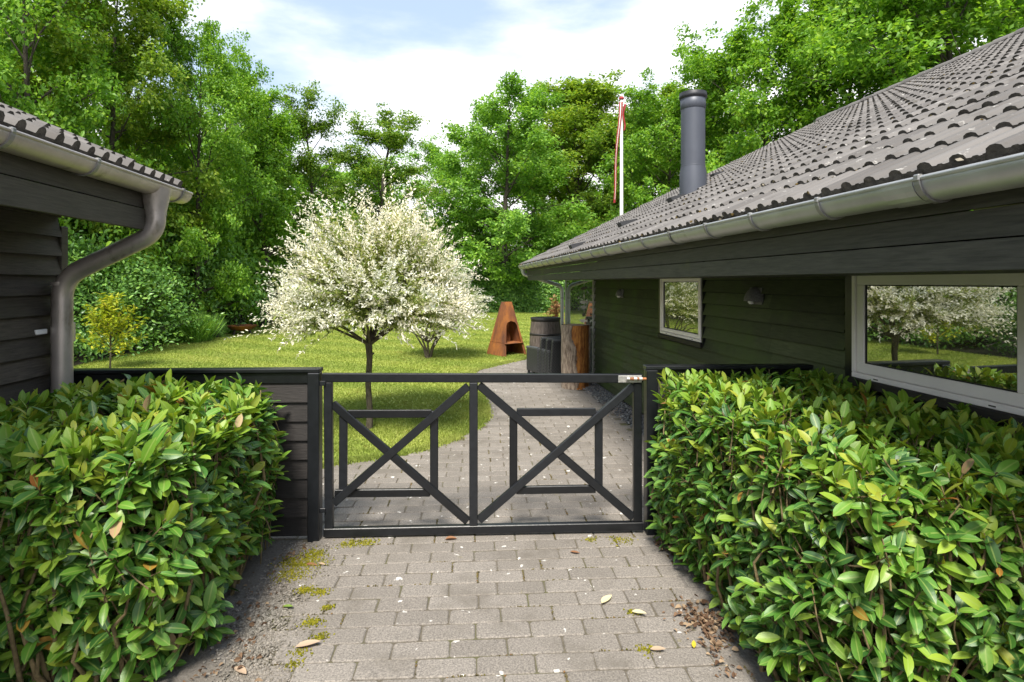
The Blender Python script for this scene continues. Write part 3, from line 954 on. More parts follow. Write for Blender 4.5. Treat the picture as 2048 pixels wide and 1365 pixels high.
def arc_pipe(pts, rad=0.12, n=6):
    """polyline with rounded corners"""
    P = [Vector(p) for p in pts]
    out = [P[0]]
    for i in range(1, len(P) - 1):
        a = (P[i - 1] - P[i]); b = (P[i + 1] - P[i])
        d = min(rad, a.length * 0.48, b.length * 0.48)
        s, e = P[i] + a.normalized() * d, P[i] + b.normalized() * d
        for k in range(n + 1):
            t = k / n
            out.append(s * (1 - t) ** 2 + P[i] * 2 * t * (1 - t) + e * t * t)
    out.append(P[-1])
    return out
def lap_boards(parent, off, x, face, y0, y1, z0, z1, e, m, holes=(), lap=0.016):
    """lapped boards on a wall at plane x; face -1 looks to -x, +1 to +x"""
    nrow = int(round((z1 - z0) / e))
    for i in range(nrow):
        zb = z0 + i * e; zt = zb + e + lap
        segs = [(y0, y1)]
        for (ha, hb, za, zbb) in holes:
            if zt > za and zb < zbb:
                new = []
                for a, b in segs:
                    if ha > a: new.append((a, min(b, ha)))
                    if hb < b: new.append((max(a, hb), b))
                segs = [s for s in new if s[1] - s[0] > 0.02]
        for a, b in segs:
            cuts = [a, b]
            if b - a > 4.5: cuts = [a, a + (b - a) * random.uniform(0.35, 0.65), b]
            for c0, c1 in zip(cuts[:-1], cuts[1:]):
                w = random.uniform(-0.002, 0.003)
                pf = [(x + face * 0.002, zt), (x + face * 0.009, zt), (x + face * (0.046 + w), zb), (x + face * 0.020, zb)]
                mb = MB(); mb.prism(pf if face < 0 else pf[::-1], c0 + 0.001, c1 - 0.001, axis=1)
                mb.build('board', m, parent, off)
# ------------------------------------------------------------------ the house on the right
HO = (6.0, 7.0, 0.0)
house = tag(empty('house', h2w(HO[0], HO[1]), HA), 'low black timber house with grey tiled roof, zinc gutter and white framed windows', 'house')
def ph(px, py, x):
    u = (px - CX) / FOC
    t = x / (ca * u + sa)
    return t * (ca - sa * u), CAMH - (py - HY) / FOC * t
YG, YW = 13.75, 10.75                                  # gable end, end of the closed wall
YN = -1.2                                              # near end, out of view
GX, GZ = 1.81, 2.40                                    # gutter lip
# windows: (y0, y1, z0, z1)
ya, zb_ = ph(1709, 753.4, WALL - 0.03); yb, zt_ = ph(1712, 545, WALL - 0.03)
yr, _ = ph(2042, 700, WALL - 0.03)
W1 = (yr - 0.10, ya, zb_, zt_ + 0.02)
yc, zc = ph(1323.3, 666.5, WALL - 0.03); yd, zd = ph(1405, 683.5, WALL - 0.03)
W2 = (yd, yc, zc, zt_ + 0.02)
wall = MB().box((WALL + 0.001, YN, 0.0), (WALL + 0.14, YW, 2.34), 0.002).build('wall', M['gasket'], house, HO)
holes = [(W1[0] - 0.03, W1[1] + 0.085, W1[2] - 0.06, 3), (W2[0] - 0.02, W2[1] + 0.07, W2[2] - 0.05, 3)]
lap_boards(wall, HO, WALL, -1, 4.75, YW - 0.02, 0.06, 2.26, 0.131, M['green_wood'], holes, -0.0085)
lap_boards(wall, HO, WALL, -1, YN, 4.75, 0.06, 2.26, 0.131, M['green_wood'], holes, -0.0085)
MB().box((WALL - 0.062, YW - 0.02, 0.02), (WALL + 0.15, YW + 0.045, 2.30), 0.006).build('corner_trim', M['trim_grey'], house, HO)
MB().box((WALL + 0.15, YW - 0.11, 0.0), (12.6, YW, 2.34), 0.002).build('end_wall', M['green_wood'], house, HO)
MB().box((WALL + 0.10, YN, -0.05), (12.6, YN + 0.1, 2.34), 0.002).build('end_wall', M['green_wood'], house, HO)
MB().box((WALL + 0.01, YN, 0.0), (WALL + 0.13, YW, 0.02), 0.001).build('plinth', M['sand'], house, HO)

def window(W, fr, sash, label):
    y0, y1, z0, z1 = W
    x = WALL
    root = MB()
    # outer frame of four bars
    def ring(mb, a, b, c, d, w, xf, xb, ch):
        mb.box((xf, a, c), (xb, b, c + w), ch); mb.box((xf, a, d - w), (xb, b, d), ch)
        mb.box((xf, a, c + w), (xb, a + w, d - w), ch); mb.box((xf, b - w, c + w), (xb, b, d - w), ch)
        return mb
    w = ring(root, y0, y1, z0, z1, fr, x - 0.055, x + 0.03, 0.004).build('window', M['white_frame'], house, HO)
    w['label'] = label
    ring(MB(), y0 + fr + 0.003, y1 - fr - 0.003, z0 + fr + 0.003, z1 - fr - 0.003, sash, x - 0.047, x + 0.02, 0.006).build('sash', M['white_frame'], w, HO)
    i = fr + sash + 0.003
    ring(MB(), y0 + i, y1 - i, z0 + i, z1 - i, 0.008, x - 0.036, x + 0.01, 0.001).build('gasket', M['gasket'], w, HO)
    MB().box((x - 0.030, y0 + i + 0.004, z0 + i + 0.004), (x - 0.018, y1 - i - 0.004, z1 - i - 0.004), 0.001).build('pane', M['pane'], w, HO)
    MB().box((x - 0.075, y0 - 0.03, z0 - 0.058), (x + 0.01, y1 + 0.03, z0 - 0.003), 0.006).build('sill', M['fence_wood'], w, HO)
    for yy, ww in ((y1 + 0.004, 0.075), (y0 - 0.034, 0.03)):
        MB().box((x - 0.045, yy, z0 - 0.05), (x + 0.01, yy + ww, 2.26), 0.003).build('jamb', M['black_wood'], w, HO)
    for yy in (y0 + 0.18 * (y1 - y0), y0 + 0.82 * (y1 - y0)):
        MB().box((x - 0.0565, yy - 0.02, z0 + fr * 0.35), (x - 0.054, yy + 0.02, z0 + fr * 0.55), 0.0005).build('drain_slot', M['gasket'], w, HO)
window(W1, 0.036, 0.070, 'wide white framed window above the hedge')
window(W2, 0.030, 0.050, 'smaller white framed window between the two wall lamps')

# fascia boards with a slanted far end
for z0, z1, xo in ((2.276, 2.43, 0.0), (2.163, 2.270, 0.004), (2.045, 2.157, 0.008)):
    mb = MB()
    x = 1.97 + xo
    ye = YG - 0.10
    poly = [(YN, z0), (ye - (2.43 - z0) * 0.9, z0), (ye - (2.43 - z1) * 0.9, z1), (YN, z1)]
    mb.prism(poly, x, x + 0.022, axis=0)
    mb.build('fascia_board', M['fascia_wood'], house, HO)
MB().box((2.02, YN, 2.046), (WALL - 0.001, YG - 0.5, 2.056), 0.002).build('soffit', M['fascia_wood'], house, HO)

# roof deck and tiles
RX0, RZ0 = 1.835, 2.417
RX1 = 9.86
def rz(x): return RZ0 + (x - RX0) * math.tan(PITCH)
deck = MB()
deck.prism([(RX0 + 0.12, rz(RX0 + 0.12) - 0.05), (RX1, rz(RX1) - 0.05), (2 * RX1 - RX0, RZ0 - 0.05), (2 * RX1 - RX0, RZ0 - 0.12), (RX1, rz(RX1) - 0.14), (RX0 + 0.12, rz(RX0 + 0.12) - 0.14)], YN, YG - 0.02, axis=1)
roof = deck.build('roof', M['fascia_wood'], house, HO)
back = MB()                                             # far slope, never seen from the garden
back.prism([(RX1 + 0.01, rz(RX1) + 0.01), (2 * RX1 - RX0, RZ0 + 0.0), (2 * RX1 - RX0, RZ0 - 0.04), (RX1 + 0.01, rz(RX1) - 0.03)], YN, YG, axis=1)
back.build('back_slope', M['tile'], roof, HO)
ncol = int((YG - YN) / TW); nrow = int((RX1 - RX0) / math.cos(PITCH) / TG)
tiles = []
# tile frame: x along -Y (so normals face out), y up slope, z off roof
ux, uy = Vector((0, -1, 0)), Vector((math.cos(PITCH), 0, math.sin(PITCH)))
uz = ux.cross(uy)
for j in range(nrow + 1):
    for i in range(ncol):
        y = YG - i * TW
        p = Vector((RX0, y, RZ0)) + uy * (j * TG)
        w = h2w(p.x, p.y, p.z)
        px = CX + FOC * w.x / max(w.y, 0.1)
        seen = w.y > 0.5 and px < 2075
        tiles.append(((0 if seen else 1, w.length), p))
tiles.sort(key=lambda q: q[0])
rest = MB()
R3 = Matrix((ux, uy, uz)).transposed().to_4x4()
for n, (k, p) in enumerate(tiles):
    dz = random.gauss(0, 0.0025)
    Mx = Matrix.Translation(p + uz * dz - Vector(HO)) @ R3 @ Matrix.Rotation(random.gauss(0, 0.006), 4, 'Z') @ Matrix.Rotation(random.gauss(0, 0.006), 4, 'Y')
    if n < 300:
        o = link('roof_tile', TILE_ME, roof); o.matrix_basis = Mx
    else:
        s0 = len(rest.v)
        V = [Mx @ Vector(v) for v in TILE.v]
        rest.v += [tuple(v) for v in V]; rest.f += [tuple(i + s0 for i in q) for q in TILE.f]; rest.sm += TILE.sm; rest.mi += TILE.mi
tag(rest.build('far_roof_tiles', [M['tile'], M['tile_nose']], roof), kind='stuff')
for i in range(int((YG - YN) / 0.40)):                  # ridge caps
    y = YG - i * 0.40
    m = MB()
    V = []
    for yy, s in ((y, 1.0), (y - 0.43, 0.86)):
        for k in range(9):
            a = math.pi * k / 8
            V.append((RX1 + 0.01 - 0.15 * s * math.cos(a), yy, rz(RX1) - 0.02 + 0.115 * s * math.sin(a)))
    m.add(V, [(k, k + 1, 10 + k, 9 + k) for k in range(8)], True)
    m.add(V, [tuple(range(9))])
    m.build('ridge_tile', M['tile'], roof, HO)
# verge board on the gable
vg = MB(); vg.prism([(RX0 + 0.05, rz(RX0 + 0.05) - 0.02), (RX1, rz(RX1) - 0.02), (RX1, rz(RX1) - 0.20), (RX0 + 0.14, rz(RX0 + 0.14) - 0.20)], YG - 0.015, YG + 0.012, axis=1)
vg.build('verge_board', M['fascia_wood'], roof, HO)
# gable wall triangle over the terrace
MB().prism([(WALL, 2.1), (2 * RX1 - WALL, 2.1), (RX1, rz(RX1) - 0.22)], YG - 0.6, YG - 0.5, axis=1).build('gable', M['green_wood'], house, HO)

def roof_moss():
    r = np.random.default_rng(61)
    P = []
    for j in range(nrow + 1):
        m = int(rest_len * 16)
        yy = YG - r.random(m) * rest_len
        frac = (((YG - yy) % (TW / 2)) / (TW / 2))
        zz = np.where(frac < 0.62, 0.020 * np.sin(np.clip(frac / 0.62, 0, 1) * math.pi), 0.0) + 0.012
        base = np.array([RX0, 0, RZ0]) + np.array(uy) * (j * TG - 0.006)
        P.append(base + np.stack([np.zeros(m), yy, np.zeros(m)], 1) + zz[:, None] * np.array(uz) + r.normal(0, 0.007, (m, 3)))
    P = np.concatenate(P); n = len(P)
    keep = np.sin(P[:, 1] * 3.1 + P[:, 0] * 5.3) + np.sin(P[:, 1] * 1.3 - P[:, 0] * 2.1) + r.normal(0, 0.9, n) > 0.3
    P = P[keep]; n = len(P)
    V, T = scatter(octV, octF, P, rdir(n, r), rdir(n, r), np.stack([r.uniform(0.006, 0.019, n), r.uniform(0.006, 0.016, n), r.uniform(0.004, 0.012, n)], 1))
    tag(link('roof_moss', np_mesh('roof_moss', V - np.array(HO), T, M['roof_moss']), roof), kind='stuff')
rest_len = YG - 0.5
roof_moss()
# dark roof steps hooked over the tiles
def on_roof(px, py):
    u, v = (px - CX) / FOC, (py - HY) / FOC
    A = ca * u + sa                                     # x_h = A t ; z = CAMH - v t
    t = (RZ0 + 0.03 - RX0 * math.tan(PITCH) - CAMH) / (-v - A * math.tan(PITCH))
    return Vector((A * t, (ca - sa * u) * t, CAMH - v * t))
for px, py in ((1145, 498), (1243, 454), (1343, 404), (1428, 354)):
    p = on_roof(px, py)
    m = MB()
    s = 0.085 if px < 1400 else 0.075
    Mx = Matrix.Translation(p) @ R3
    pf = [(-0.02, 0.0), (2.6 * s, 0.0), (2.6 * s, 0.02), (0.2 * s, 0.85 * s), (-0.02, 0.85 * s)]
    m.prism(pf, -s * 1.1, s * 1.1, axis=0, M=Mx)
    m.build('roof_vent', M['dark_plastic'], roof, HO)

# chimney: straight steel pipe standing on the slope
cp = on_roof(1386, 383)
cw = h2w(cp.x, cp.y)
tc_ = cw.y
cr_ = 23.3 / FOC * tc_
ctop = CAMH - (188 - HY) / FOC * tc_
ch = tag(empty('chimney', h2w(cp.x, cp.y, cp.z - 0.1), HA), None, None)
ch.parent = house
ch.location = (cp.x - HO[0], cp.y - HO[1], cp.z - 0.12); ch.rotation_euler = (0, 0, 0)
hh = ctop - cp.z + 0.12
MB().lathe([(cr_ * 1.12, -0.12), (cr_ * 1.12, hh * 0.235), (cr_ * 1.02, hh * 0.30), (cr_ * 1.02, hh * 0.305)], 32).build('flashing_collar', M['chimney'], ch)
MB().lathe([(cr_, hh * 0.28), (cr_, hh * 0.86)], 32).lathe([(cr_ * 1.02, hh * 0.302), (cr_ * 1.035, hh * 0.306), (cr_ * 1.02, hh * 0.311)], 32).build('flue_pipe', M['chimney'], ch)
MB().lathe([(cr_ * 1.0, hh * 0.845), (cr_ * 1.05, hh * 0.85), (cr_ * 1.05, hh * 0.945), (cr_ * 0.98, hh * 0.95)], 32).build('flue_top', M['chimney'], ch)
MB().lathe([(cr_ * 0.95, hh * 0.93), (cr_ * 1.16, hh * 0.955), (cr_ * 1.17, hh * 0.975), (cr_ * 1.12, hh * 0.985), (cr_ * 1.14, hh * 1.0), (cr_ * 0.9, hh * 1.003), (cr_ * 0.85, hh * 0.93)], 32).build('rain_cap', M['chimney_cap'], ch)

# gutter with brackets, joint sleeve and far downpipe
br = [ph(p, 400, GX)[0] for p in (1836, 1635, 1500, 1410, 1338, 1283, 1240)]
step = 0.60
while br[-1] + step < YG - 0.1: br.append(br[-1] + step)
br += [1.36, 0.76]
g = gutter(house, HO, GX, GZ, YN, YG + 0.06, 1, 0.085, M['zinc'], br, M['bracket'])
ys = ph(1800, 360, GX)[0]
out = [(GX + 0.085 + 0.0885 * math.cos(math.pi + math.pi * k / 12), GZ + 0.0885 * math.sin(math.pi + math.pi * k / 12)) for k in range(13)]
inn = [(GX + 0.085 + 0.086 * math.cos(math.pi + math.pi * k / 12), GZ + 0.086 * math.sin(math.pi + math.pi * k / 12)) for k in range(13)][::-1]
MB().prism(out + inn, ys - 0.06, ys + 0.10, axis=1).build('joint_sleeve', M['zinc'], g, HO)
yp = YG - 0.20
zin = GZ - 0.07
pipe = arc_pipe([(GX + 0.085, yp, zin), (GX + 0.085, yp, 2.20), (WALL - 0.09, yp, 1.90), (WALL - 0.09, yp, 0.02)], 0.13)
dp = MB().tube(pipe, 0.045, 14).build('downpipe', M['zinc'], house, HO)
MB().lathe([(0.075, 0.05), (0.048, -0.10)], 16, (GX + 0.085, yp, zin)).build('outlet', M['zinc'], dp, HO)
MB().tube([(WALL - 0.09, yp, 1.60), (WALL - 0.09, yp, 1.63)], 0.049, 14).build('pipe_clamp', M['bracket'], dp, HO)
# terrace post and glass wind screen in line with the wall
yq = ph(1132, 600, WALL)[0]
MB().box((WALL - 0.022, yq - 0.04, 0.0), (WALL + 0.022, yq + 0.02, 2.06), 0.005).build('post', M['zinc'], house, HO)
scr = MB().box((WALL - 0.006, YW + 0.046, 0.10), (WALL + 0.006, yq - 0.051, 2.04), 0.001).build('wind_screen', M['screen_glass'], house, HO)
MB().box((WALL - 0.02, YW + 0.046, 0.02), (WALL + 0.02, yq - 0.051, 0.10), 0.003).build('bottom_rail', M['zinc'], scr, HO)
MB().box((7.6, YG - 0.35, 0.0), (7.72, YG - 0.23, 2.06), 0.005).build('post', M['green_wood'], house, HO)

# wall lamps: quarter-round downlights
def wall_lamp(px, py, s, label):
    y, z = ph(px, py, WALL - 0.03)
    o = tag(empty('wall_lamp', h2w(WALL - 0.034, y, z - s * 0.6), HA), label, 'lamp')
    V, F = [], []
    nu, nv = 12, 6
    for i in range(nv + 1):
        el = math.pi / 2 * i / nv
        for k in range(nu + 1):
            a = math.pi * k / nu
            V.append((-s * math.cos(el) * math.sin(a), s * 0.95 * math.cos(el) * math.cos(a), s * 1.15 * math.sin(el)))
    for i in range(nv):
        for k in range(nu):
            F.append((i * (nu + 1) + k, i * (nu + 1) + k + 1, (i + 1) * (nu + 1) + k + 1, (i + 1) * (nu + 1) + k))
    sh = MB(); sh.add(V, F, True); sh.build('lamp_shade', M['lamp'], o)
    MB().box((-0.012, -s * 0.9, -0.03), (0.012, s * 0.9, s * 1.12), 0.004).build('back_plate', M['lamp'], o)
    MB().lathe([(0.028, 0.0), (0.032, -0.02), (0.018, -0.035), (0.001, -0.037)], 12, (-s * 0.45, 0, 0.008)).build('bulb', M['pole_white'], o)
wall_lamp(1243, 585, 0.10, 'grey half dome wall lamp between the wind screen and the small window')
wall_lamp(1514, 588, 0.115, 'grey half dome wall lamp between the small and the wide window')

# ------------------------------------------------------------------ the shed on the left
SO = (-5.0, 2.0, 0.0)
shed = tag(empty('shed', h2w(SO[0], SO[1]), HA), 'dark lapped timber shed with tiled eave, zinc gutter and brown downpipe', 'shed')
SX, SY1, SY0 = -2.89, 4.62, -2.0
sw = MB().box((SX - 0.14, SY0, 0.0), (SX - 0.001, SY1 - 0.03, 2.62), 0.002).build('wall', M['shed_wood'], shed, SO)
lap_boards(sw, SO, SX, 1, SY0, SY1 - 0.06, 0.05, 2.62, 0.143, M['shed_wood'])
MB().box((SX - 0.02, SY1 - 0.06, 0.02), (SX + 0.04, SY1 + 0.02, 2.42), 0.005).build('corner_trim', M['shed_fascia'], shed, SO)
MB().box((-8.0, SY1 - 0.14, 0.0), (SX - 0.14, SY1 - 0.031, 2.62), 0.002).build('end_wall', M['shed_wood'], shed, SO)
SGX, SGZ = -2.06, 2.727
MB().box((-2.222, SY0, 2.545), (-2.200, SY1, 2.75), 0.003).build('fascia_board', M['shed_fascia'], shed, SO)
MB().box((-2.216, SY0, 2.385), (-2.188, SY1, 2.538), 0.003).build('fascia_board', M['shed_fascia'], shed, SO)
MB().box((SX, SY0, 2.50), (-2.224, SY1 - 0.01, 2.512), 0.002).build('soffit', M['shed_wood'], shed, SO)
sd = MB()
ts = math.tan(math.radians(24))
SRX = -2.10
def srz(x): return 2.748 + (SRX - x) * ts
sd.prism([(SRX - 0.1, srz(SRX - 0.1) - 0.05), (-7.0, srz(-7.0) - 0.05), (-7.0, srz(-7.0) - 0.14), (SRX - 0.1, srz(SRX - 0.1) - 0.14)], SY0, SY1 + 0.16, axis=1)
sroof = sd.build('roof', M['shed_fascia'], shed, SO)
sux, suy = Vector((0, 1, 0)), Vector((-math.cos(math.radians(24)), 0, math.sin(math.radians(24))))
suz = sux.cross(suy)
S3 = Matrix((sux, suy, suz)).transposed().to_4x4()
for j in range(7):
    for i in range(14):
        p = Vector((SRX, SY1 + 0.20 - (i + 1) * TW, 2.748)) + suy * (j * TG)
        o = link('roof_tile', STILE_ME, sroof)
        o.matrix_basis = Matrix.Translation(p - Vector(SO)) @ S3 @ Matrix.Rotation(random.gauss(0, 0.008), 4, 'Z') @ Matrix.Rotation(random.gauss(0, 0.008), 4, 'Y')
sbr = [2.95, 3.62, 4.72, 2.3, 1.6]
gutter(shed, SO, SGX, SGZ, SY0, SY1 + 0.26, -1, 0.085, M['zinc_brown'], sbr, M['bracket'])
py_ = 4.45
px0, px1 = SGX - 0.075, SX + 0.115
pp_ = arc_pipe([(px0, py_, 2.60), (px0, py_, 2.365), (px1, py_, 2.03), (px1, py_, 0.05)], 0.155, 8)
sdp = MB().tube(pp_, 0.066, 20).build('downpipe', M['zinc_brown'], shed, SO)
MB().lathe([(0.105, 0.055), (0.094, 0.0), (0.070, -0.11), (0.070, -0.14)], 20, (px0, py_, 2.64)).build('outlet', M['zinc_brown'], sdp, SO)
for z_ in (1.99, 1.655):
    MB().tube([(px1, py_, z_ - 0.012), (px1, py_, z_ + 0.012)], 0.0690, 20).build('pipe_joint', M['zinc_brown'], sdp, SO)
cl = MB().tube([(px1, py_, 1.56), (px1, py_, 1.68)], 0.0685, 20)
cl.box((px1 + 0.02, py_ + 0.055, 1.56), (px1 + 0.04, py_ + 0.085, 1.70), 0.003)
cl.build('pipe_clamp', M['zinc_brown'], sdp, SO)
MB().box((SX + 0.02, py_ - 0.16, 1.63), (SX + 0.05, py_ - 0.05, 1.665), 0.004).build('pipe_bracket', M['pole_white'], sdp, SO)

# ------------------------------------------------------------------ log, barrel, chairs, wind chime
g_ = ground(1151, 775)
log = tag(empty('tree_log', g_, 0.0), 'upright barked tree log with an orange stripped side beside the glass screen', 'log')
LR, LH = 0.262, 1.19
lr_ = np.random.default_rng(2)
ph_ = lr_.uniform(0, 6.28, 12)
def bare_edge(z): return math.radians(-97 + 13 * math.sin(3.3 * z + 0.6) + 6 * math.sin(11 * z))
def wob(t, z):
    tt = (t + math.pi) % (2 * math.pi) - math.pi
    if bare_edge(z) < tt < math.radians(-14 + 5 * math.sin(6 * z)): return 0.86
    return 1.01 + 0.025 * math.sin(2 * t + ph_[0]) + 0.012 * math.sin(5 * t + ph_[1] + z) + 0.030 * math.sin(23 * t + 3 * math.sin(5 * z + ph_[2]) + ph_[3]) * (0.5 + 0.5 * math.sin(9 * z + 7 * t)) + 0.03 * (z / LH - 0.5) ** 2
def wob2(t, z):
    return 0.955 + 0.02 * math.sin(4 * t + 1.5 * z) + 0.008 * math.sin(19 * t + 2 * z)
zs = [LH * k / 28 for k in range(29)]
MB().lathe([(LR, z) for z in zs], 150, (0, 0, 0), 0, 2 * math.pi, True, wob).build('bark', M['log_bark'], log)
MB().lathe([(LR, z) for z in zs], 46, (0, 0, 0), math.radians(-122), math.radians(-4), True, wob2).build('bare_wood', M['log_bare'], log)
MB().lathe([(0.001, LH - 0.004), (LR * 0.96, LH - 0.006)], 40, (0, 0, 0)).build('cut_top', M['log_end'], log)

g_ = ground(1091, 739)
bar = tag(empty('barrel', g_, 0.0), 'weathered brown wooden rain barrel with dark hoops under the far downpipe', 'barrel')
BH = (740 - 638) / FOC * g_.y; BR = 31 / FOC * g_.y
def bar_r(z):
    q = z / BH - 0.5
    return BR * (1.03 - 0.52 * q * q)
nst = 22
for k in range(nst):
    a0, a1 = 2 * math.pi * (k + 0.02) / nst, 2 * math.pi * (k + 0.98) / nst
    MB().lathe([(bar_r(z) * random.uniform(0.998, 1.002), z) for z in [BH * i / 10 for i in range(11)]], 3, (0, 0, 0), a0, a1, True).build('stave', M['barrel'], bar)
MB().lathe([(bar_r(BH * i / 10) * 0.985, BH * i / 10) for i in range(11)], 32).build('lining', M['hoop'], bar)
for zf, w in ((0.03, 0.05), (0.30, 0.045), (0.70, 0.045), (0.97, 0.05)):
    z = zf * BH
    MB().lathe([(bar_r(z - w / 2) * 0.99, z - w / 2), (bar_r(z - w / 2) * 1.018, z - w / 2), (bar_r(z + w / 2) * 1.018, z + w / 2), (bar_r(z + w / 2) * 0.99, z + w / 2)], 40).build('hoop', M['hoop'], bar)
MB().lathe([(0.001, BH + 0.012), (BR * 0.9, BH + 0.006), (BR * 0.93, BH + 0.02), (BR * 0.97, BH + 0.02), (BR * 0.97, BH - 0.02)], 40).build('lid', M['hoop'], bar)

def chair(loc, rz_, label):
    c = tag(empty('rattan_chair', loc, rz_), label, 'chair', 'stacked black rattan chairs')
    # faces -x locally; back panel towards +x
    W, D, SH, AH, BHt = 0.56, 0.56, 0.36, 0.56, 0.80
    b = MB()
    Mx = Matrix.Translation((D / 2 - 0.03, 0, 0.06)) @ Matrix.Rotation(math.radians(7), 4, 'Y')
    b.box((-0.03, -W / 2, 0), (0.03, W / 2, BHt - 0.06), 0.015, Mx); b.build('backrest', M['rattan'], c)
    MB().tube([Mx @ Vector((0, -W / 2 + 0.01, BHt - 0.055)), Mx @ Vector((0, W / 2 - 0.01, BHt - 0.055))], 0.034, 10).build('top_rail', M['rattan_rim'], c)
    for s in (-1, 1):
        MB().box((-D / 2, s * (W / 2 - 0.03) - 0.03, 0.06), (D / 2 - 0.07, s * (W / 2 - 0.03) + 0.03, AH), 0.015).build('arm_panel', M['rattan'], c)
        MB().tube([(-D / 2, s * (W / 2 - 0.03), AH), (D / 2 - 0.08, s * (W / 2 - 0.03), AH + 0.01)], 0.036, 10).build('armrest', M['rattan_rim'], c)
        for fx in (-1, 1):
            MB().box((fx * (D / 2 - 0.04) - 0.02, s * (W / 2 - 0.04) - 0.02, 0.0), (fx * (D / 2 - 0.04) + 0.02, s * (W / 2 - 0.04) + 0.02, 0.06), 0.004).build('leg', M['rattan_leg'], c)
    MB().box((-D / 2 + 0.01, -W / 2 + 0.061, SH - 0.10), (D / 2 - 0.07, W / 2 - 0.061, SH), 0.02).build('seat', M['rattan'], c)
    return c
ca_ = math.radians(-62)
for i, lb in enumerate(('black woven rattan armchair in the row beside the barrel, next to the log',
                        'black woven rattan armchair between two others beside the barrel',
                        'black woven rattan armchair farthest from the log, with the tallest looking back')):
    chair((0.90 - 0.105 * i, 11.80 + 0.16 * i, 0.012 * i), ca_, lb)

# wooden fish on a string in front of the screen
fy, fz = ph(1169, 570, WALL - 0.09)
fish = tag(empty('fish_mobile', h2w(WALL - 0.10, fy, 1.05), HA), 'string of small wooden fish hanging in front of the glass screen', 'mobile')
MB().tube([(0, 0, 1.0), (0.004, 0.002, 0.5), (0, 0, 0.0)], 0.003, 5).build('string', M['fish_white'], fish)
for i, py in enumerate((577, 592, 605, 615, 630, 642, 655)):
    z = CAMH - (py - HY) / FOC * h2w(WALL - 0.1, fy).y - 1.05
    a = (0.3, 1.2, 0.1, 0.5, 0.9, -0.2, 0.7)[i]
    L = 0.095
    body = [(-L, 0.0), (-L * 0.6, 0.028), (0.0, 0.036), (L * 0.45, 0.012), (L * 0.75, 0.035), (L * 0.7, 0.0), (L * 0.75, -0.035), (L * 0.45, -0.012), (0.0, -0.036), (-L * 0.6, -0.028)]
    Mx = Matrix.Translation((0, 0, z)) @ Matrix.Rotation(a, 4, 'Z') @ Matrix.Rotation(random.uniform(-0.3, 0.3), 4, 'Y')
    MB().prism(body, -0.006, 0.006, axis=1, M=Mx).build('wooden_fish', M['fish_white'] if i in (1, 2, 3, 5, 6) else M['fish_grey'], fish)

# ------------------------------------------------------------------ rusty fireplace, fire bowl, flagpole
g_ = ground(1013, 709)
fp = tag(empty('garden_fireplace', g_, math.radians(38)), 'tall tapered rusty steel garden fireplace with an open hearth, standing on the lawn', 'fireplace')
FH = 105 / FOC * g_.y; FB, FT = 0.40, 0.105            # half widths
def fw(z): return FB + (FT - FB) * z / FH
def plate(name, pts3, th=0.008, parent=fp, m='rust'):
    """flat plate of given outline, given thickness along its normal"""
    P = [Vector(p) for p in pts3]
    nrm = (P[1] - P[0]).cross(P[2] - P[0]).normalized() * th
    mb = MB(); n = len(P)
    mb.add(P + [p - nrm for p in P], [tuple(range(n)), tuple(range(2 * n - 1, n - 1, -1))] + [(i, n + i, n + (i + 1) % n, (i + 1) % n) for i in range(n)])
    return mb.build(name, M[m], parent)
def side_pt(face, s, z):                               # face 0: -y, 1: +x, 2: +y, 3: -x ; s in -1..1
    w = fw(z)
    return {0: (s * w, -w, z), 1: (w, s * w, z), 2: (-s * w, w, z), 3: (-w, -s * w, z)}[face]
zs1 = FH * 0.235
# solid left face (local -x), in two plates with a seam
plate('base_panel', [side_pt(3, -1, 0), side_pt(3, 1, 0), side_pt(3, 1, zs1), side_pt(3, -1, zs1)])
plate('side_panel', [side_pt(3, -1, zs1 + 0.012), side_pt(3, 1, zs1 + 0.012), side_pt(3, 1, FH), side_pt(3, -1, FH)])
plate('side_panel', [side_pt(2, -1, 0), side_pt(2, 1, 0), side_pt(2, 1, FH), side_pt(2, -1, FH)])
plate('side_panel', [side_pt(1, -1, 0), side_pt(1, 1, 0), side_pt(1, 1, FH), side_pt(1, -1, FH)])
# open front (local -y): two jambs and an arched hood
for s in (-1, 1):
    q = [side_pt(0, s, 0), side_pt(0, s * 0.80, 0), side_pt(0, s * 0.78, FH * 0.56), side_pt(0, s, FH * 0.56)]
    plate('jamb', q if s < 0 else q[::-1])
hood = [side_pt(0, -1, FH * 0.56), side_pt(0, -0.78, FH * 0.56), side_pt(0, -0.6, FH * 0.615), side_pt(0, 0.0, FH * 0.645), side_pt(0, 0.6, FH * 0.615), side_pt(0, 0.78, FH * 0.56), side_pt(0, 1, FH * 0.56), side_pt(0, 1, FH), side_pt(0, -1, FH)]
plate('hood', hood)
wv = fw(zs1) * 0.985
MB().box((-wv, -wv - 0.05, zs1 - 0.012), (wv, wv, zs1 + 0.004), 0.002).build('hearth_shelf', M['rust'], fp)
fl = MB()                                              # flame-shaped piece inside the hearth
for dx, hh_ in ((-0.10, 0.30), (0.02, 0.42), (0.12, 0.26)):
    fl.prism([(dx - 0.05, zs1 + 0.005), (dx + 0.05, zs1 + 0.005), (dx + 0.06, zs1 + hh_ * 0.4), (dx + 0.01, zs1 + hh_), (dx - 0.055, zs1 + hh_ * 0.45)], 0.05, 0.058, axis=1)
fl.build('fire_grate', M['rust'], fp)

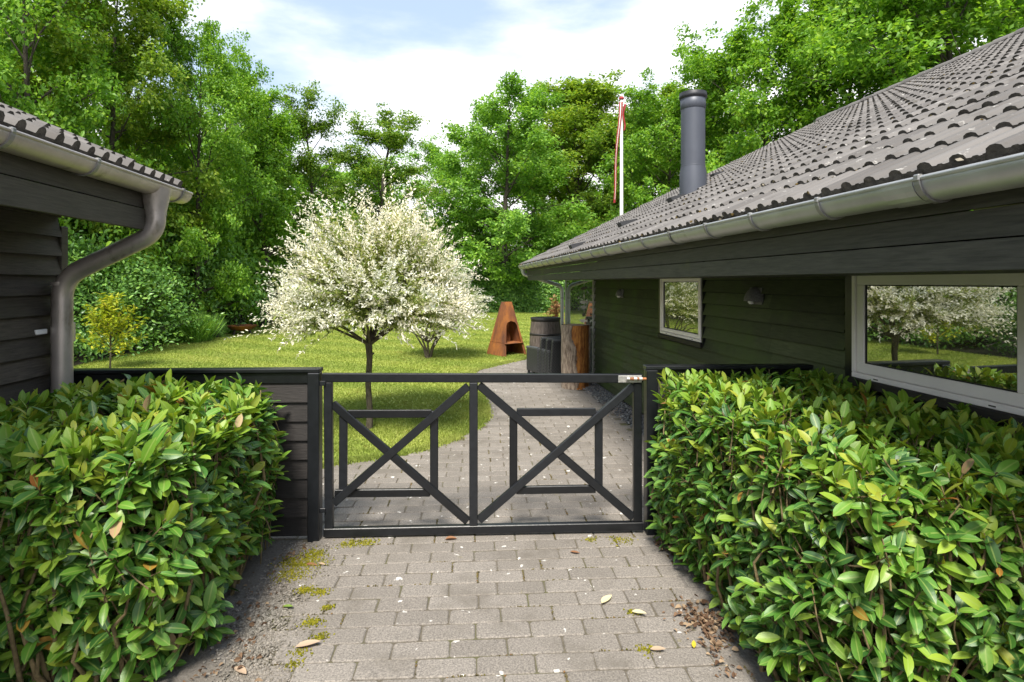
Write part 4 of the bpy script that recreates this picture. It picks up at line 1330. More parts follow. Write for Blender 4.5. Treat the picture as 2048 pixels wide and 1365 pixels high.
g_ = ground(484, 669)
fb = tag(empty('fire_bowl', g_, 0.3), 'shallow rusty fire bowl on short legs on the lawn before the shrubs', 'fire bowl')
R_ = 27.5 / FOC * g_.y
bz = 0.16
prof = [(0.001, bz), (R_ * 0.45, bz + 0.015), (R_ * 0.78, bz + 0.07), (R_, bz + 0.185), (R_ * 1.02, bz + 0.185), (R_ * 1.02, bz + 0.170), (R_ * 0.99, bz + 0.165), (R_ * 0.77, bz + 0.052), (R_ * 0.45, bz - 0.006), (0.001, bz - 0.02)]
MB().lathe(prof, 36).build('bowl', M['rust'], fb)
for k in range(4):
    a = math.pi / 4 + k * math.pi / 2 + 0.2
    MB().beam((R_ * 0.66 * math.cos(a), R_ * 0.66 * math.sin(a), bz + 0.045), (R_ * 0.80 * math.cos(a), R_ * 0.80 * math.sin(a), 0.0), 0.07, 0.05, up=(0, 0, 1)).build('leg', M['hoop'], fb)

ft = 30.0
fpole = tag(empty('flagpole', (at(1243, 0, ft).x, ft, -0.02), 0), 'white flagpole with red ball top and furled pennant behind the house', 'flagpole')
fz = at(1243, 200, ft).z
MB().tube([(0, 0, 0), (0, 0, fz * 0.5), (0, 0, fz)], [0.105, 0.095, 0.075], 14).build('pole', M['pole_white'], fpole)
MB().lathe([(0.001, fz + 0.20), (0.09, fz + 0.17), (0.14, fz + 0.10), (0.12, fz + 0.04), (0.06, fz)], 16).build('finial', M['pennant_red'], fpole)
def strip(name, m, x0, x1, w0, w1, zt, zb, yoff, seed, parent):
    r = random.Random(seed)
    mb = MB(); V = []; n = 26
    for i in range(n + 1):
        f = i / n
        z = zt + (zb - zt) * f
        x = x0 + (x1 - x0) * f ** 1.15 + 0.05 * math.sin(7 * f + seed)
        w = w0 + (w1 - w0) * f
        for k in range(7):
            s = k / 6 - 0.5
            V.append((x + s * w, yoff + 0.06 * math.sin(10 * s + 4 * f + seed), z))
    F = [(i * 7 + k, i * 7 + k + 1, (i + 1) * 7 + k + 1, (i + 1) * 7 + k) for i in range(n) for k in range(6)]
    mb.add(V, F, True)
    return mb.build(name, m, parent)
pn = strip('pennant', M['pennant_red'], -0.10, -0.46, 0.19, 0.11, fz - 0.15, at(0, 406, ft).z, -0.16, 1, fpole)
strip('pennant_stripe', M['pennant_white'], -0.13, -0.45, 0.045, 0.02, fz - 0.2, at(0, 400, ft).z, -0.24, 1, pn)
strip('pennant_fold', M['pennant_red'], 0.13, 0.10, 0.14, 0.06, fz - 0.25, at(0, 262, ft).z, -0.12, 2, pn)
# ------------------------------------------------------------------ foliage templates
def leaf_template(L=1.0, W=0.36, bend=0.18, fold=0.10, seg=4, wid=0.55):
    """pointed oval leaf lying along +y, tip at y=L; triangles only"""
    V = [(0, 0, 0)]
    for i in range(1, seg):
        s = i / seg
        w = W / 2 * (math.sin(math.pi * s ** wid)) ** (0.8 if wid < 1 else 0.62)
        z = -bend * s * s + bend * 0.5 * s
        V += [(-w, s * L, z + fold * w), (0, s * L, z), (w, s * L, z + fold * w)]
    V.append((0, L, -bend * 0.5))
    n = len(V) - 1
    T = [(0, 2, 1), (0, 3, 2)]
    for i in range(seg - 2):
        a, b = 1 + 3 * i, 4 + 3 * i
        for k in (0, 1):
            T += [(a + k, a + k + 1, b + k + 1), (a + k, b + k + 1, b + k)]
    a = 1 + 3 * (seg - 2)
    T += [(a, a + 1, n), (a + 1, a + 2, n)]
    return np.array(V, float), np.array(T)
RHV = np.array([(0, 0, 0), (-0.32, 0.5, 0.06), (0, 1, -0.08), (0.32, 0.5, 0.06)], float)      # cheap far leaf
RHT = np.array([(0, 2, 1), (0, 3, 2)])
NARV = RHV * (0.55, 1, 1)

# ------------------------------------------------------------------ the two laurel hedges beside the gate
HLEAF = [leaf_template(1, w, b, f, 6, wd) for w, b, f, wd in ((0.36, 0.22, 0.3, 1.22), (0.33, 0.34, 0.42, 1.15), (0.39, 0.14, 0.25, 1.30), (0.34, 0.46, 0.3, 1.2), (0.37, 0.05, 0.35, 1.12))]
HL_ME = {}
for ki, key in enumerate(('laurel', 'laurel_young', 'laurel_old')):
    for k, (tv, tf) in enumerate(HLEAF):
        HL_ME[(ki, k)] = np_mesh('leaf', tv, tf, M[key], smooth=True, rib=(np.abs(tv[:, 0]) > 1e-6))
def laurel_hedge(label, poly, top, nshoot, leafL, seed, sun_side):
    """hedge over a ground outline: shoots end in whorls of leaves spread over the outline's sides and top"""
    r = np.random.default_rng(seed)
    P = np.array(poly, float)
    cen = P.mean(0)
    root = tag(empty('laurel_hedge', (cen[0], cen[1], 0)), label, 'hedge')
    n = len(P)
    edges = [(P[i], P[(i + 1) % n]) for i in range(n)]
    elen = np.array([np.linalg.norm(b - a) for a, b in edges])
    # areas: sides and top
    x0, y0 = P.min(0); x1, y1 = P.max(0)
    pos, nor, lay = [], [], []
    want = nshoot
    atop = (x1 - x0) * (y1 - y0); aside = elen.sum() * top
    while len(pos) < want:
        if r.random() < 1.15 * atop / (1.15 * atop + aside):
            x, y = r.uniform(x0, x1), r.uniform(y0, y1)
            if not inside(np.array([x]), np.array([y]), poly)[0]: continue
            z = top + 0.05 * math.sin(3.1 * x + seed) * math.cos(2.7 * y) + r.normal(0, 0.025)
            nn = np.array([0, 0, 1.0])
            dep = abs(r.normal(0, 0.09))
            z -= dep
            # round the rim
            dmin = min(abs(np.cross(b - a, np.array([x, y]) - a)) / np.linalg.norm(b - a) for a, b in edges)
            if dmin < 0.22: z -= (0.22 - dmin) ** 2 * 2.2
            pos.append((x, y, z)); nor.append(nn); lay.append(dep)
        else:
            i = r.choice(n, p=elen / elen.sum())
            a, b = edges[i]
            f = r.random(); q = a + (b - a) * f
            t = (b - a) / np.linalg.norm(b - a)
            o2 = np.array([t[1], -t[0]])
            if np.dot(o2, q - cen) < 0: o2 = -o2
            z = top * (0.04 + 0.95 * r.random() ** 0.85)
            if z < 0.25 and r.random() < 0.25: continue
            dep = abs(r.normal(0, 0.10))
            bulge = 0.07 * math.sin(math.pi * z / top) + 0.05 * math.sin(4 * q[0] + 5 * q[1] + 3 * z + seed) - (0.04 * (1 - z / top) ** 2)
            if z > top - 0.2: bulge -= (z - top + 0.2) ** 2 * 1.6
            q = q + o2 * (bulge - dep)
            pos.append((q[0], q[1], z)); nor.append(np.array([o2[0], o2[1], 0.35])); lay.append(dep)
    pos = np.array(pos); nor = unit(np.array(nor)); lay = np.array(lay)
    ax = unit(nor * 0.75 + np.array([0, 0, 0.75]) + r.normal(0, 0.28, (want, 3)))
    # leaves in whorls
    LP, LD, LN, LS, LM, LV, LK = [], [], [], [], [], [], []
    stems = MB()
    for s in range(want):
        a = ax[s]
        e1 = unit(np.cross(a, [0.3, 0.9, 0.2])); e2 = np.cross(a, e1)
        nl = r.integers(5, 10)
        young = (lay[s] < 0.075) and (r.random() < (0.60 if pos[s][2] > top * 0.86 else 0.12))
        a0 = r.uniform(0, 6.28)
        sl = r.uniform(0.07, 0.15)
        for k in range(nl):
            an = a0 + k * 2.4 + r.normal(0, 0.2)
            lev = k / nl
            rad = e1 * math.cos(an) + e2 * math.sin(an)
            op = (0.75 + 0.85 * (1 - lev)) * (0.55 if young else 0.95) + r.normal(0, 0.16)
            d = rad * math.sin(op) + a * math.cos(op)
            nn = a * math.sin(op) - rad * math.cos(op)
            d = d + np.array([0, 0, -0.12 if not young else 0.05])
            p = pos[s] - a * sl * (1 - lev) * 0.9
            LP.append(p); LD.append(d); LN.append(nn + r.normal(0, 0.15, 3))
            LS.append(leafL * r.uniform(0.48, 1.15) * (0.72 if lev > 0.8 else 1.0))
            mi = 1 if young else 0
            if r.random() < 0.013: mi = 2
            LM.append(mi); LV.append(r.integers(0, 5)); LK.append(lay[s])
        base = pos[s] - a * r.uniform(0.16, 0.34) + r.normal(0, 0.03, 3)
        base[2] = max(base[2], 0.03)
        stems.tube([base, (base + pos[s]) / 2 + r.normal(0, 0.008, 3), pos[s]], [0.0045, 0.0038, 0.003], 5, False)
    # main branches rising from the ground
    for _ in range(int(want * 0.16)):
        while True:
            q = r.uniform([x0, y0], [x1, y1])
            if inside(np.array([q[0]]), np.array([q[1]]), poly)[0]: break
        s = r.integers(0, want)
        tgt = pos[np.argmin(np.sum((pos[:, :2] - q) ** 2, 1) + r.random(want) * 0.25)]
        g0 = np.array([q[0], q[1], 0.0]) * 0.55 + np.array([cen[0], cen[1], 0]) * 0.1 + np.array([tgt[0], tgt[1], 0]) * 0.35
        g0[2] = -0.02
        mid = (g0 + tgt) / 2 + r.normal(0, 0.07, 3)
        stems.tube([g0, g0 * 0.6 + mid * 0.4 + r.normal(0, 0.03, 3), mid, tgt * 0.6 + mid * 0.4 + r.normal(0, 0.03, 3), tgt - (tgt - mid) * 0.12], [0.013, 0.011, 0.009, 0.007, 0.005], 6, False)
    stems.build('branch', M['stem'], root, (cen[0], cen[1], 0))
    LP, LD, LN, LS, LM, LV, LK = map(np.array, (LP, LD, LN, LS, LM, LV, LK))
    LP[:, 2] = np.maximum(LP[:, 2], 0.03)
    tip = LP + unit(LD) * LS[:, None]
    low = tip[:, 2] < 0.012
    LD[low, 2] += 0.35
    # the 300 that show largest: near, outermost, facing the camera, in the picture
    cvec = np.array([0, 0, CAMH]) - LP
    dist = np.linalg.norm(cvec, axis=1)
    face = np.abs(np.sum(unit(cvec) * unit(LN), 1))
    px = CX + FOC * LP[:, 0] / np.maximum(LP[:, 1], 0.3); py = HY - FOC * (LP[:, 2] - CAMH) / np.maximum(LP[:, 1], 0.3)
    vis = (px > 10) & (px < 2038) & (py < 1355) & (LP[:, 1] > 0.8)
    score = LS * LS * (0.25 + face) / dist ** 2 * np.exp(-LK / 0.03)
    score[~vis] = 0
    order = np.argsort(-score)
    big, small = order[:300], order[300:]
    R = frames(LD, LN)
    for q in big:
        Mx = Matrix([[R[q][i][j] * LS[q] for j in range(3)] + [LP[q][i] - (cen[i] if i < 2 else 0)] for i in range(3)] + [[0, 0, 0, 1]])
        o = link('leaf', HL_ME[(int(LM[q]), int(LV[q]))], root)
        o.matrix_basis = Mx
    Vs, Ts, Ms, Rb = [], [], [], []
    off = 0
    for k in range(5):
        tv, tf = HLEAF[k]
        sel = small[LV[small] == k]
        V, T = scatter(tv, tf, LP[sel], LD[sel], LN[sel], LS[sel])
        Vs.append(V); Ts.append(T + off); off += len(V)
        Ms.append(np.repeat(LM[sel], len(tf))); Rb.append(np.tile(np.abs(tv[:, 0]) > 1e-6, len(sel)))
    V = np.concatenate(Vs) - np.array([cen[0], cen[1], 0])
    me = np_mesh('foliage', V, np.concatenate(Ts), [M['laurel'], M['laurel_young'], M['laurel_old']], np.concatenate(Ms), True, np.concatenate(Rb))
    tag(link('foliage', me, root), kind='stuff')
    return root
laurel_hedge('left laurel hedge of large glossy leaves between the shed and the gate post'.replace('left ', 'dense '),
             [(-1.82, 4.22), (-1.64, 3.05), (-1.76, 2.68), (-3.25, 2.35), (-3.10, 4.15)], 1.25, 2150, 0.136, 31, 1)
laurel_hedge('bright laurel hedge with yellowish tips below the wide house window',
             [(1.12, 4.36), (1.22, 3.0), (1.42, 2.25), (2.30, 1.95), (2.66, 3.2), (2.42, 4.42)], 1.30, 3100, 0.110, 32, 1)

# ------------------------------------------------------------------ fallen leaves, litter, pebbles on the paving
def fallen(px, py, L, rz_, m, label, curl=0.2, z=0.006):
    tv, tf = leaf_template(1, 0.40, -0.1, curl * 2, 6, 0.8)
    o = link('fallen_leaf', np_mesh('fallen_leaf', tv * L, tf, m, smooth=True))
    g0 = ground(px, py)
    o.location = (g0.x, g0.y, z + 0.004); o.rotation_euler = (random.uniform(-0.1, 0.12), random.uniform(-0.12, 0.12), rz_)
    tag(o, label, 'leaf', 'fallen leaves on the paving')
M['leaf_pale'] = leaf_mat('pale_fallen_leaf', [(0, (0.62, 0.55, 0.30)), (1, (0.72, 0.64, 0.42))], 0.6, 0.1, (1, 1, 1), 0.3)
M['leaf_tan'] = leaf_mat('tan_fallen_leaf', [(0, (0.42, 0.30, 0.20)), (1, (0.50, 0.37, 0.27))], 0.7, 0.1, (1, 1, 1), 0.3)
M['leaf_brown'] = leaf_mat('brown_fallen_leaf', [(0, (0.22, 0.10, 0.05)), (1, (0.28, 0.14, 0.07))], 0.7, 0.1, (1, 1, 1), 0.3)
M['leaf_gold'] = leaf_mat('gold_fallen_leaf', [(0, (0.55, 0.40, 0.03)), (1, (0.62, 0.47, 0.05))], 0.6, 0.1, (1, 1, 1), 0.3)
fallen(890, 1082, 0.095, -1.4, M['leaf_brown'], 'curled brown and yellow leaf on the paving just before the gate', 0.5)
fallen(1203, 1210, 0.115, -0.75, M['leaf_pale'], 'pale cream leaf lying alone on the pavers near the right hedge'.replace('right ', 'bright '))
fallen(1263, 1226, 0.095, -2.1, M['leaf_pale'], 'narrow pale leaf on the pavers close to the heap of dry leaves')
fallen(590, 1298, 0.135, -1.35, M['leaf_tan'], 'long tan dry leaf on the mossy side of the paving')
fallen(1140, 1106, 0.075, -1.9, M['leaf_brown'], 'small ragged brown leaf in the middle of the paving')
fallen(565, 1216, 0.08, -1.9, M['laurel_young'], 'fresh green leaf on the grit beside the moss')
fallen(1388, 1300, 0.06, -0.3, M['leaf_gold'], 'small golden yellow leaf on the paver edge under the bright hedge')
fallen(470, 1338, 0.11, -2.2, M['leaf_tan'], 'light tan leaf on the grit at the foot of the dense hedge')
fallen(1300, 1302, 0.085, -1.8, M['leaf_tan'], 'flat ochre leaf worn into the paver joint')
fallen(612, 1131, 0.085, -1.7, M['leaf_brown'], 'reddish brown leaf lying on the moss cushion by the post')
fallen(650, 1133, 0.06, 1.2, M['leaf_tan'], 'short tan leaf beside the moss cushion')
def litter(label, boxes, seed):
    r = np.random.default_rng(seed)
    P, S = [], []
    for px, py, rx, ry, n, hgt in boxes:
        g0 = ground(px, py)
        a = r.normal(0, 1, (n, 2)) * (rx, ry)
        d2 = (a[:, 0] / rx) ** 2 + (a[:, 1] / ry) ** 2
        P.append(np.stack([g0.x + a[:, 0], g0.y + a[:, 1], 0.006 + hgt * np.exp(-d2 / 2) * r.random(n)], 1))
        S.append(r.uniform(0.014, 0.045, n))
    P, S = np.concatenate(P), np.concatenate(S)
    n = len(P)
    tv, tf = leaf_template(1, 0.6, 0.5, 0.7, 4, 0.9)
    d = rdir(n, r); d[:, 2] *= 0.35
    V, T = scatter(tv, tf, P, d, np.tile([0., 0, 1], (n, 1)) + r.normal(0, 0.5, (n, 3)), S)
    V[:, 2] = np.maximum(V[:, 2], 0.003)
    tag(link('leaf_litter', np_mesh('leaf_litter', V, T, M['litter'])), label, 'leaf litter', kind='stuff')
litter('heap of crisp brown oak leaves against the foot of the bright hedge', [(1400, 1240, 0.07, 0.10, 160, 0.05), (1440, 1255, 0.06, 0.07, 120, 0.05), (1440, 1310, 0.05, 0.15, 60, 0.02), (1330, 1090, 0.04, 0.08, 60, 0.02)], 8)
litter('scattered dry leaves on the grit under the dense hedge', [(520, 1200, 0.09, 0.22, 26, 0.01), (470, 1290, 0.10, 0.2, 34, 0.012), (430, 1350, 0.12, 0.15, 40, 0.012), (590, 1110, 0.05, 0.05, 20, 0.01)], 9)

# ------------------------------------------------------------------ trees
def tree_data(seed, H=12.0, R=4.0, base=0.16, nl=26, ns=8, nt=5, per=44, leaf=0.18, flat=0.5, spread=0.30, prof='dome', up=0.45):
    """returns trunk MB and leaf arrays for one tree standing at the origin"""
    r = np.random.default_rng(seed)
    tr = MB()
    zs = np.linspace(0, 0.9 * H, 9)
    off = np.cumsum(r.normal(0, 0.011 * H, (9, 2)), 0); off[0] = 0
    rad = 0.017 * H * (1 - zs / (0.98 * H)) ** 0.9 + 0.012
    rad[0] *= 1.25
    pts = [(o[0], o[1], z) for o, z in zip(off, zs)]
    tr.tube(pts, list(rad), 8, False)
    def trunk_at(z):
        return np.array([np.interp(z, zs, off[:, 0]), np.interp(z, zs, off[:, 1]), z])
    tips, tdirs = [], []
    for i in range(nl):
        f = (i + r.random()) / nl
        h = H * (base + (0.95 - base) * f)
        if prof == 'dome': w = R * math.sqrt(max(0.03, 1 - ((f - 0.36) / 0.68) ** 2))
        elif prof == 'tall': w = R * (0.55 + 0.65 * f) if f < 0.55 else R * (0.91 - 0.75 * (f - 0.55) ** 1.0 * 2.0)
        else: w = R * (0.95 - 0.55 * f)
        w = max(w, 0.5) * r.uniform(0.78, 1.15)
        az = i * 2.399 + r.normal(0, 0.35)
        p0 = trunk_at(min(h * 0.90, 0.88 * H))
        el = up * (0.6 + 1.2 * f) + r.normal(0, 0.12)
        d = np.array([math.cos(az) * math.cos(el), math.sin(az) * math.cos(el), math.sin(el)])
        L = w / max(math.cos(el), 0.45)
        p1 = p0 + d * L * 0.5 + r.normal(0, 0.05 * L, 3) + np.array([0, 0, 0.05 * L])
        p2 = p0 + d * L * np.array([1, 1, 0.85])
        b0 = max(0.018, 0.0065 * H * (1 - f * 0.75))
        tr.tube([p0, p1, p2], [b0, b0 * 0.6, b0 * 0.22], 5, False)
        for s in range(ns):
            g = 0.25 + 0.75 * (s + r.random()) / ns
            q0 = (p0 * (1 - g * 2) + p1 * g * 2) if g < 0.5 else (p1 * (2 - 2 * g) + p2 * (2 * g - 1))
            sd = unit(d + r.normal(0, 0.75, 3) * np.array([1, 1, 0.6]))
            sl = L * 0.36 * (1.15 - 0.45 * g) * r.uniform(0.6, 1.2)
            q1 = q0 + sd * sl
            if s % 2 == 0: tr.tube([q0, q1], [b0 * 0.35, b0 * 0.10], 4, False)
            for t in range(nt):
                k = 0.3 + 0.75 * (t + r.random()) / nt
                tips.append(q0 * (1 - k) + q1 * k + r.normal(0, 0.16 * sl + 0.05, 3)); tdirs.append(sd)
    tips, tdirs = np.array(tips), np.array(tdirs)
    n = len(tips) * per
    c = np.repeat(tips, per, 0); cd = np.repeat(tdirs, per, 0)
    o = rdir(n, r) * (r.random(n) ** 0.45)[:, None] * spread * 1.75 * np.array([1, 1, flat])
    o *= np.repeat(r.uniform(0.6, 1.35, len(tips)), per)[:, None]
    pos = c + o
    d = unit(rdir(n, r) * np.array([1, 1, 0.45]) + cd * 0.4 + np.array([0, 0, -0.15]))
    out = unit(pos - np.array([0, 0, H * 0.45]))
    nrm = unit(np.array([0, 0, 0.75]) + out * 0.35 + r.normal(0, 0.42, (n, 3)))
    return tr, pos, d, nrm, leaf * r.uniform(0.65, 1.25, n)
TREES = {}
def variant(key, **kw):
    tr, pos, d, nrm, sc = tree_data(**kw)
    V, T = scatter(RHV, RHT, pos, d, nrm, sc)
    TREES[key] = (tr.mesh('trunk', M['bark']), np_mesh('crown', V, T, M['leaf_mid']))
variant('broad', seed=1, R=4.3, base=0.13, nl=30, per=44)
variant('round', seed=2, R=4.0, base=0.10, nl=30, per=44, up=0.35)
variant('tall', seed=3, R=2.7, base=0.12, nl=34, ns=7, per=40, prof='tall', up=0.7)
variant('beech', seed=4, R=3.1, base=0.20, nl=26, ns=7, nt=5, per=30, flat=0.22, spread=0.34, prof='cone', up=0.5, leaf=0.16)
variant('oak', seed=5, R=4.6, base=0.12, nl=34, per=46, leaf=0.20, spread=0.29, up=0.4)
def tree(key, px, t, top, wpx, rz_, m, label, name='tree', x=None):
    """wpx: crown width in photo pixels at distance t"""
    tm, cm = TREES[key]
    Hm = 12.0
    Rm = {'broad': 4.6, 'round': 4.3, 'tall': 2.9, 'beech': 3.3, 'oak': 4.9}[key]
    X = (px - CX) / FOC * t
    h = CAMH + (HY - top) / FOC * t
    sz = h / (Hm * 0.985); sx = wpx / FOC * t / (2 * Rm)
    root = tag(empty(name, (X, t, -0.08), rz_), label, 'tree', 'trees around the garden')
    a = link('trunk', tm, root); b = link('crown', cm, root)
    for o in (a, b): o.scale = (sx, sx, sz)
    b.material_slots[0].link = 'OBJECT'; b.material_slots[0].material = M[m]
    return root
tree('broad', 40, 15.5, -230, 420, 0.3, 'leaf_mid', 'tall leafy tree rising behind the shed roof')
tree('oak', -170, 18, -260, 420, 2.0, 'leaf_dark', 'dark crowned tree behind the shed, deeper in the wood')
tree('round', 205, 18.5, -75, 360, 1.1, 'leaf_light', 'light green tree above the end of the shed gutter')
tree('broad', 400, 20.5, 70, 250, 4.0, 'leaf_mid', 'broad maple with ragged top between the shed gutter and open sky')
tree('tall', 525, 25, 185, 170, 0.7, 'leaf_mid', 'slim mid green tree beside the broad maple')
tree('beech', 630, 28, 190, 190, 2.2, 'leaf_olive', 'olive green beech with layered branches behind the white willow')
tree('beech', 755, 31, 205, 235, 5.1, 'leaf_olive', 'thin topped beech with sky showing through, left of the open gap'.replace(', left of', ' beside'))
tree('round', 1000, 38, 170, 300, 0.5, 'leaf_dark', 'large dark green oak at the end of the lawn')
tree('broad', 905, 44, 300, 230, 2.9, 'leaf_dark', 'lower dark tree filling the gap beside the large oak')
tree('tall', 1150, 47, 165, 230, 1.9, 'leaf_light', 'pale green upright tree behind the flagpole')
tree('tall', 1255, 43, 225, 200, 3.3, 'leaf_olive', 'olive tree right behind the flagpole, half hidden by the roof'.replace('right ', 'close '))
tree('oak', 1340, 37, 190, 260, 4.4, 'leaf_mid', 'rounded green tree between the flagpole and the chimney')
tree('oak', 1525, 33, 50, 370, 0.9, 'leaf_mid', 'full bright green oak behind the chimney')
tree('broad', 1730, 31, -60, 400, 2.4, 'leaf_mid', 'big oak spreading over the house ridge')
tree('oak', 1900, 26, -180, 560, 5.5, 'leaf_mid', 'huge oak with large leaves at the near end of the ridge')
tree('broad', 2150, 30, -150, 500, 1.2, 'leaf_dark', 'dark tree beyond the near end of the house')
tree('round', 110, 27, -40, 360, 3.7, 'leaf_dark', 'dark tree standing deep behind the light green one')
tree('round', 455, 34, 160, 270, 5.9, 'leaf_dark', 'dark tree deep behind the broad maple')
tree('oak', 690, 46, 330, 300, 1.6, 'leaf_dark', 'far low tree seen under the beeches')
tree('tall', 1090, 55, 260, 260, 4.9, 'leaf_mid', 'far green tree seen between the oak and the upright tree')
tree('round', 1420, 48, 150, 330, 2.7, 'leaf_light', 'pale tree deep behind the chimney oak')
# out of the frame but mirrored in the window panes
tree('broad', -520, 13, -250, 420, 4.4, 'leaf_mid', 'leafy tree standing beside the shed, away from the lawn')

# ------------------------------------------------------------------ shrubs along the wood's edge
SHV = leaf_template(1, 0.46, 0.2, 0.25, 3, 0.8)
def shrub_data(seed, H=3.0, R=1.9, ncl=230, per=58, leaf=0.12, spread=0.22, skirt=0.05):
    r = np.random.default_rng(seed)
    st = MB()
    tips = []
    lob = r.uniform(0, 6.28, 4)
    for i in range(ncl):
        az = r.uniform(0, 2 * math.pi); f = r.random() ** 0.75
        h = H * (skirt + (1 - skirt) * f)
        w = R * math.sqrt(max(0.02, 1 - ((f - 0.30) / 0.72) ** 2)) * (1 + 0.16 * math.sin(3 * az + lob[0] + 3 * f) + 0.10 * math.sin(5 * az + lob[1]))
        q = w * r.uniform(0.72, 1.04) if r.random() < 0.85 else w * r.uniform(0.1, 0.7)
        p = np.array([q * math.cos(az), q * math.sin(az), h * r.uniform(0.93, 1.04)])
        tips.append(p)
        if i % 6 == 0:
            st.tube([(p[0] * 0.06, p[1] * 0.06, 0), p * np.array([0.45, 0.45, 0.55]), p * 0.97], [0.035, 0.02, 0.006], 5, False)
    tips = np.array(tips)
    n = ncl * per
    pos = np.repeat(tips, per, 0) + r.normal(0, spread, (n, 3)) * np.array([1, 1, 0.75])
    pos[:, 2] = np.maximum(pos[:, 2], 0.04)
    out = unit(np.repeat(tips, per, 0) - np.array([0, 0, H * 0.35]))
    d = unit(rdir(n, r) + out * 0.5 + np.array([0, 0, -0.1]))
    nrm = unit(out * 0.6 + np.array([0, 0, 0.6]) + r.normal(0, 0.4, (n, 3)))
    return st, pos, d, nrm, leaf * r.uniform(0.6, 1.2, n)
SHRUBS = {}
for key, kw in (('a', dict(seed=41)), ('b', dict(seed=42, H=3.0, R=1.6, ncl=210)), ('c', dict(seed=43, H=3.0, R=2.4, ncl=300, leaf=0.13))):
    st, pos, d, nrm, sc = shrub_data(**kw)
    V, T = scatter(SHV[0], SHV[1], pos, d, nrm, sc)
    SHRUBS[key] = (st.mesh('stems', M['bark']), np_mesh('foliage', V, T, M['leaf_shrub']))
def shrub(key, x, y, h, w, rz_, m, label):
    a, b = SHRUBS[key]
    Rm = {'a': 2.0, 'b': 1.7, 'c': 2.5}[key]
    root = tag(empty('shrub', (x, y, -0.06), rz_), label, 'shrub', 'shrubs along the wood edge')
    for nm, me in (('stems', a), ('foliage', b)):
        o = link(nm, me, root); o.scale = (w / (2 * Rm), w / (2 * Rm), h / 3.05)
        if nm == 'foliage':
            o.material_slots[0].link = 'OBJECT'; o.material_slots[0].material = M[m]
    return root
def shrub_px(key, px, t, top, wpx, rz_, m, label):
    return shrub(key, (px - CX) / FOC * t, t, CAMH + (HY - top) / FOC * t + 0.06, wpx / FOC * t, rz_, m, label)
shrub_px('a', 205, 16.4, 505, 330, 0.3, 'leaf_shrub', 'dark glossy shrub behind the yellow sapling')
shrub_px('c', 60, 14.6, 480, 360, 2.3, 'leaf_shrub', 'dark shrub between the shed and the yellow sapling')
shrub_px('c', 300, 21.0, 440, 340, 1.4, 'leaf_shrub', 'broad dark shrub next to the tall grass clump')
shrub_px('b', 385, 23.2, 350, 260, 3.1, 'leaf_dark', 'tall dark bush rising behind the tall grass clump')
shrub_px('b', 455, 27.0, 390, 250, 0.4, 'leaf_dark', 'tall bush behind the rusty fire bowl')
shrub_px('c', 530, 31.0, 430, 260, 1.9, 'leaf_dark', 'rounded bush between the fire bowl and the white willow')
shrub_px('a', 600, 35, 440, 230, 4.2, 'leaf_mid', 'lighter bush half hidden by the white willow crown')
shrub_px('c', 690, 36, 470, 240, 5.0, 'leaf_dark', 'low dark bush behind the white willow trunk side')
shrub_px('a', 800, 39, 470, 230, 0.9, 'leaf_dark', 'dark bush under the thin topped beech')
shrub_px('b', 895, 41, 440, 190, 2.6, 'leaf_dark', 'dark bush where the clipped hedge begins')
shrub_px('b', 300, 23, 270, 330, 5.3, 'leaf_mid', 'tall leafy hazel under the light green tree')
shrub_px('a', 120, 17.0, 260, 360, 3.6, 'leaf_mid', 'tall leafy hazel beside the shed downpipe')
shrub_px('b', 460, 31, 300, 300, 1.2, 'leaf_mid', 'tall leafy hazel under the broad maple')
shrub_px('a', 1180, 42, 470, 260, 3.3, 'leaf_mid', 'green bush behind the clipped hedge near the flagpole')
shrub_px('c', 1040, 43, 440, 280, 0.2, 'leaf_dark', 'dark bush below the large oak')
shrub_px('c', 1290, 40, 420, 280, 2.2, 'leaf_dark', 'dark bush hidden low behind the tiled roof')
shrub('c', -12.2, 9.5, 3.6, 4.6, 0.5, 'leaf_shrub', 'dark shrub beyond the shed that the window mirrors')
shrub('a', -12.4, 6.0, 4.2, 4.6, 1.5, 'leaf_mid', 'green shrub beyond the shed at the lawn end')

# small bush beside the fire bowl and tall grass clump
shrub_px('b', 432, 20.2, 630, 40, 0.8, 'leaf_shrub', 'small dark bush beside the fire bowl')
def grass_clump():
    r = np.random.default_rng(14)
    t = 18.9; g0 = np.array([(368 - CX) / FOC * t, t, 0])
    n = 3600
    b = g0 + np.stack([r.uniform(-0.85, 0.75, n), r.uniform(-0.5, 0.5, n), np.full(n, -0.02)], 1)
    L = r.uniform(0.4, 1.05, n)
    d = unit(np.stack([r.normal(0, 0.32, n), r.normal(0, 0.32, n), np.ones(n)], 1))
    tv, tf = leaf_template(1, 0.03, 0.45, 0.2, 4, 1.0)
    V, T = scatter(tv, tf, b, d, unit(np.stack([r.normal(0, 1, n), r.normal(0, 1, n), np.full(n, 0.2)], 1)), L)
    root = tag(empty('grass_clump', tuple(g0)), 'clump of tall wild grass between the dark shrubs and the fire bowl', 'grass')
    tag(link('blades', np_mesh('blades', V - g0, T, M['leaf_dark']), root), kind='stuff')
grass_clump()

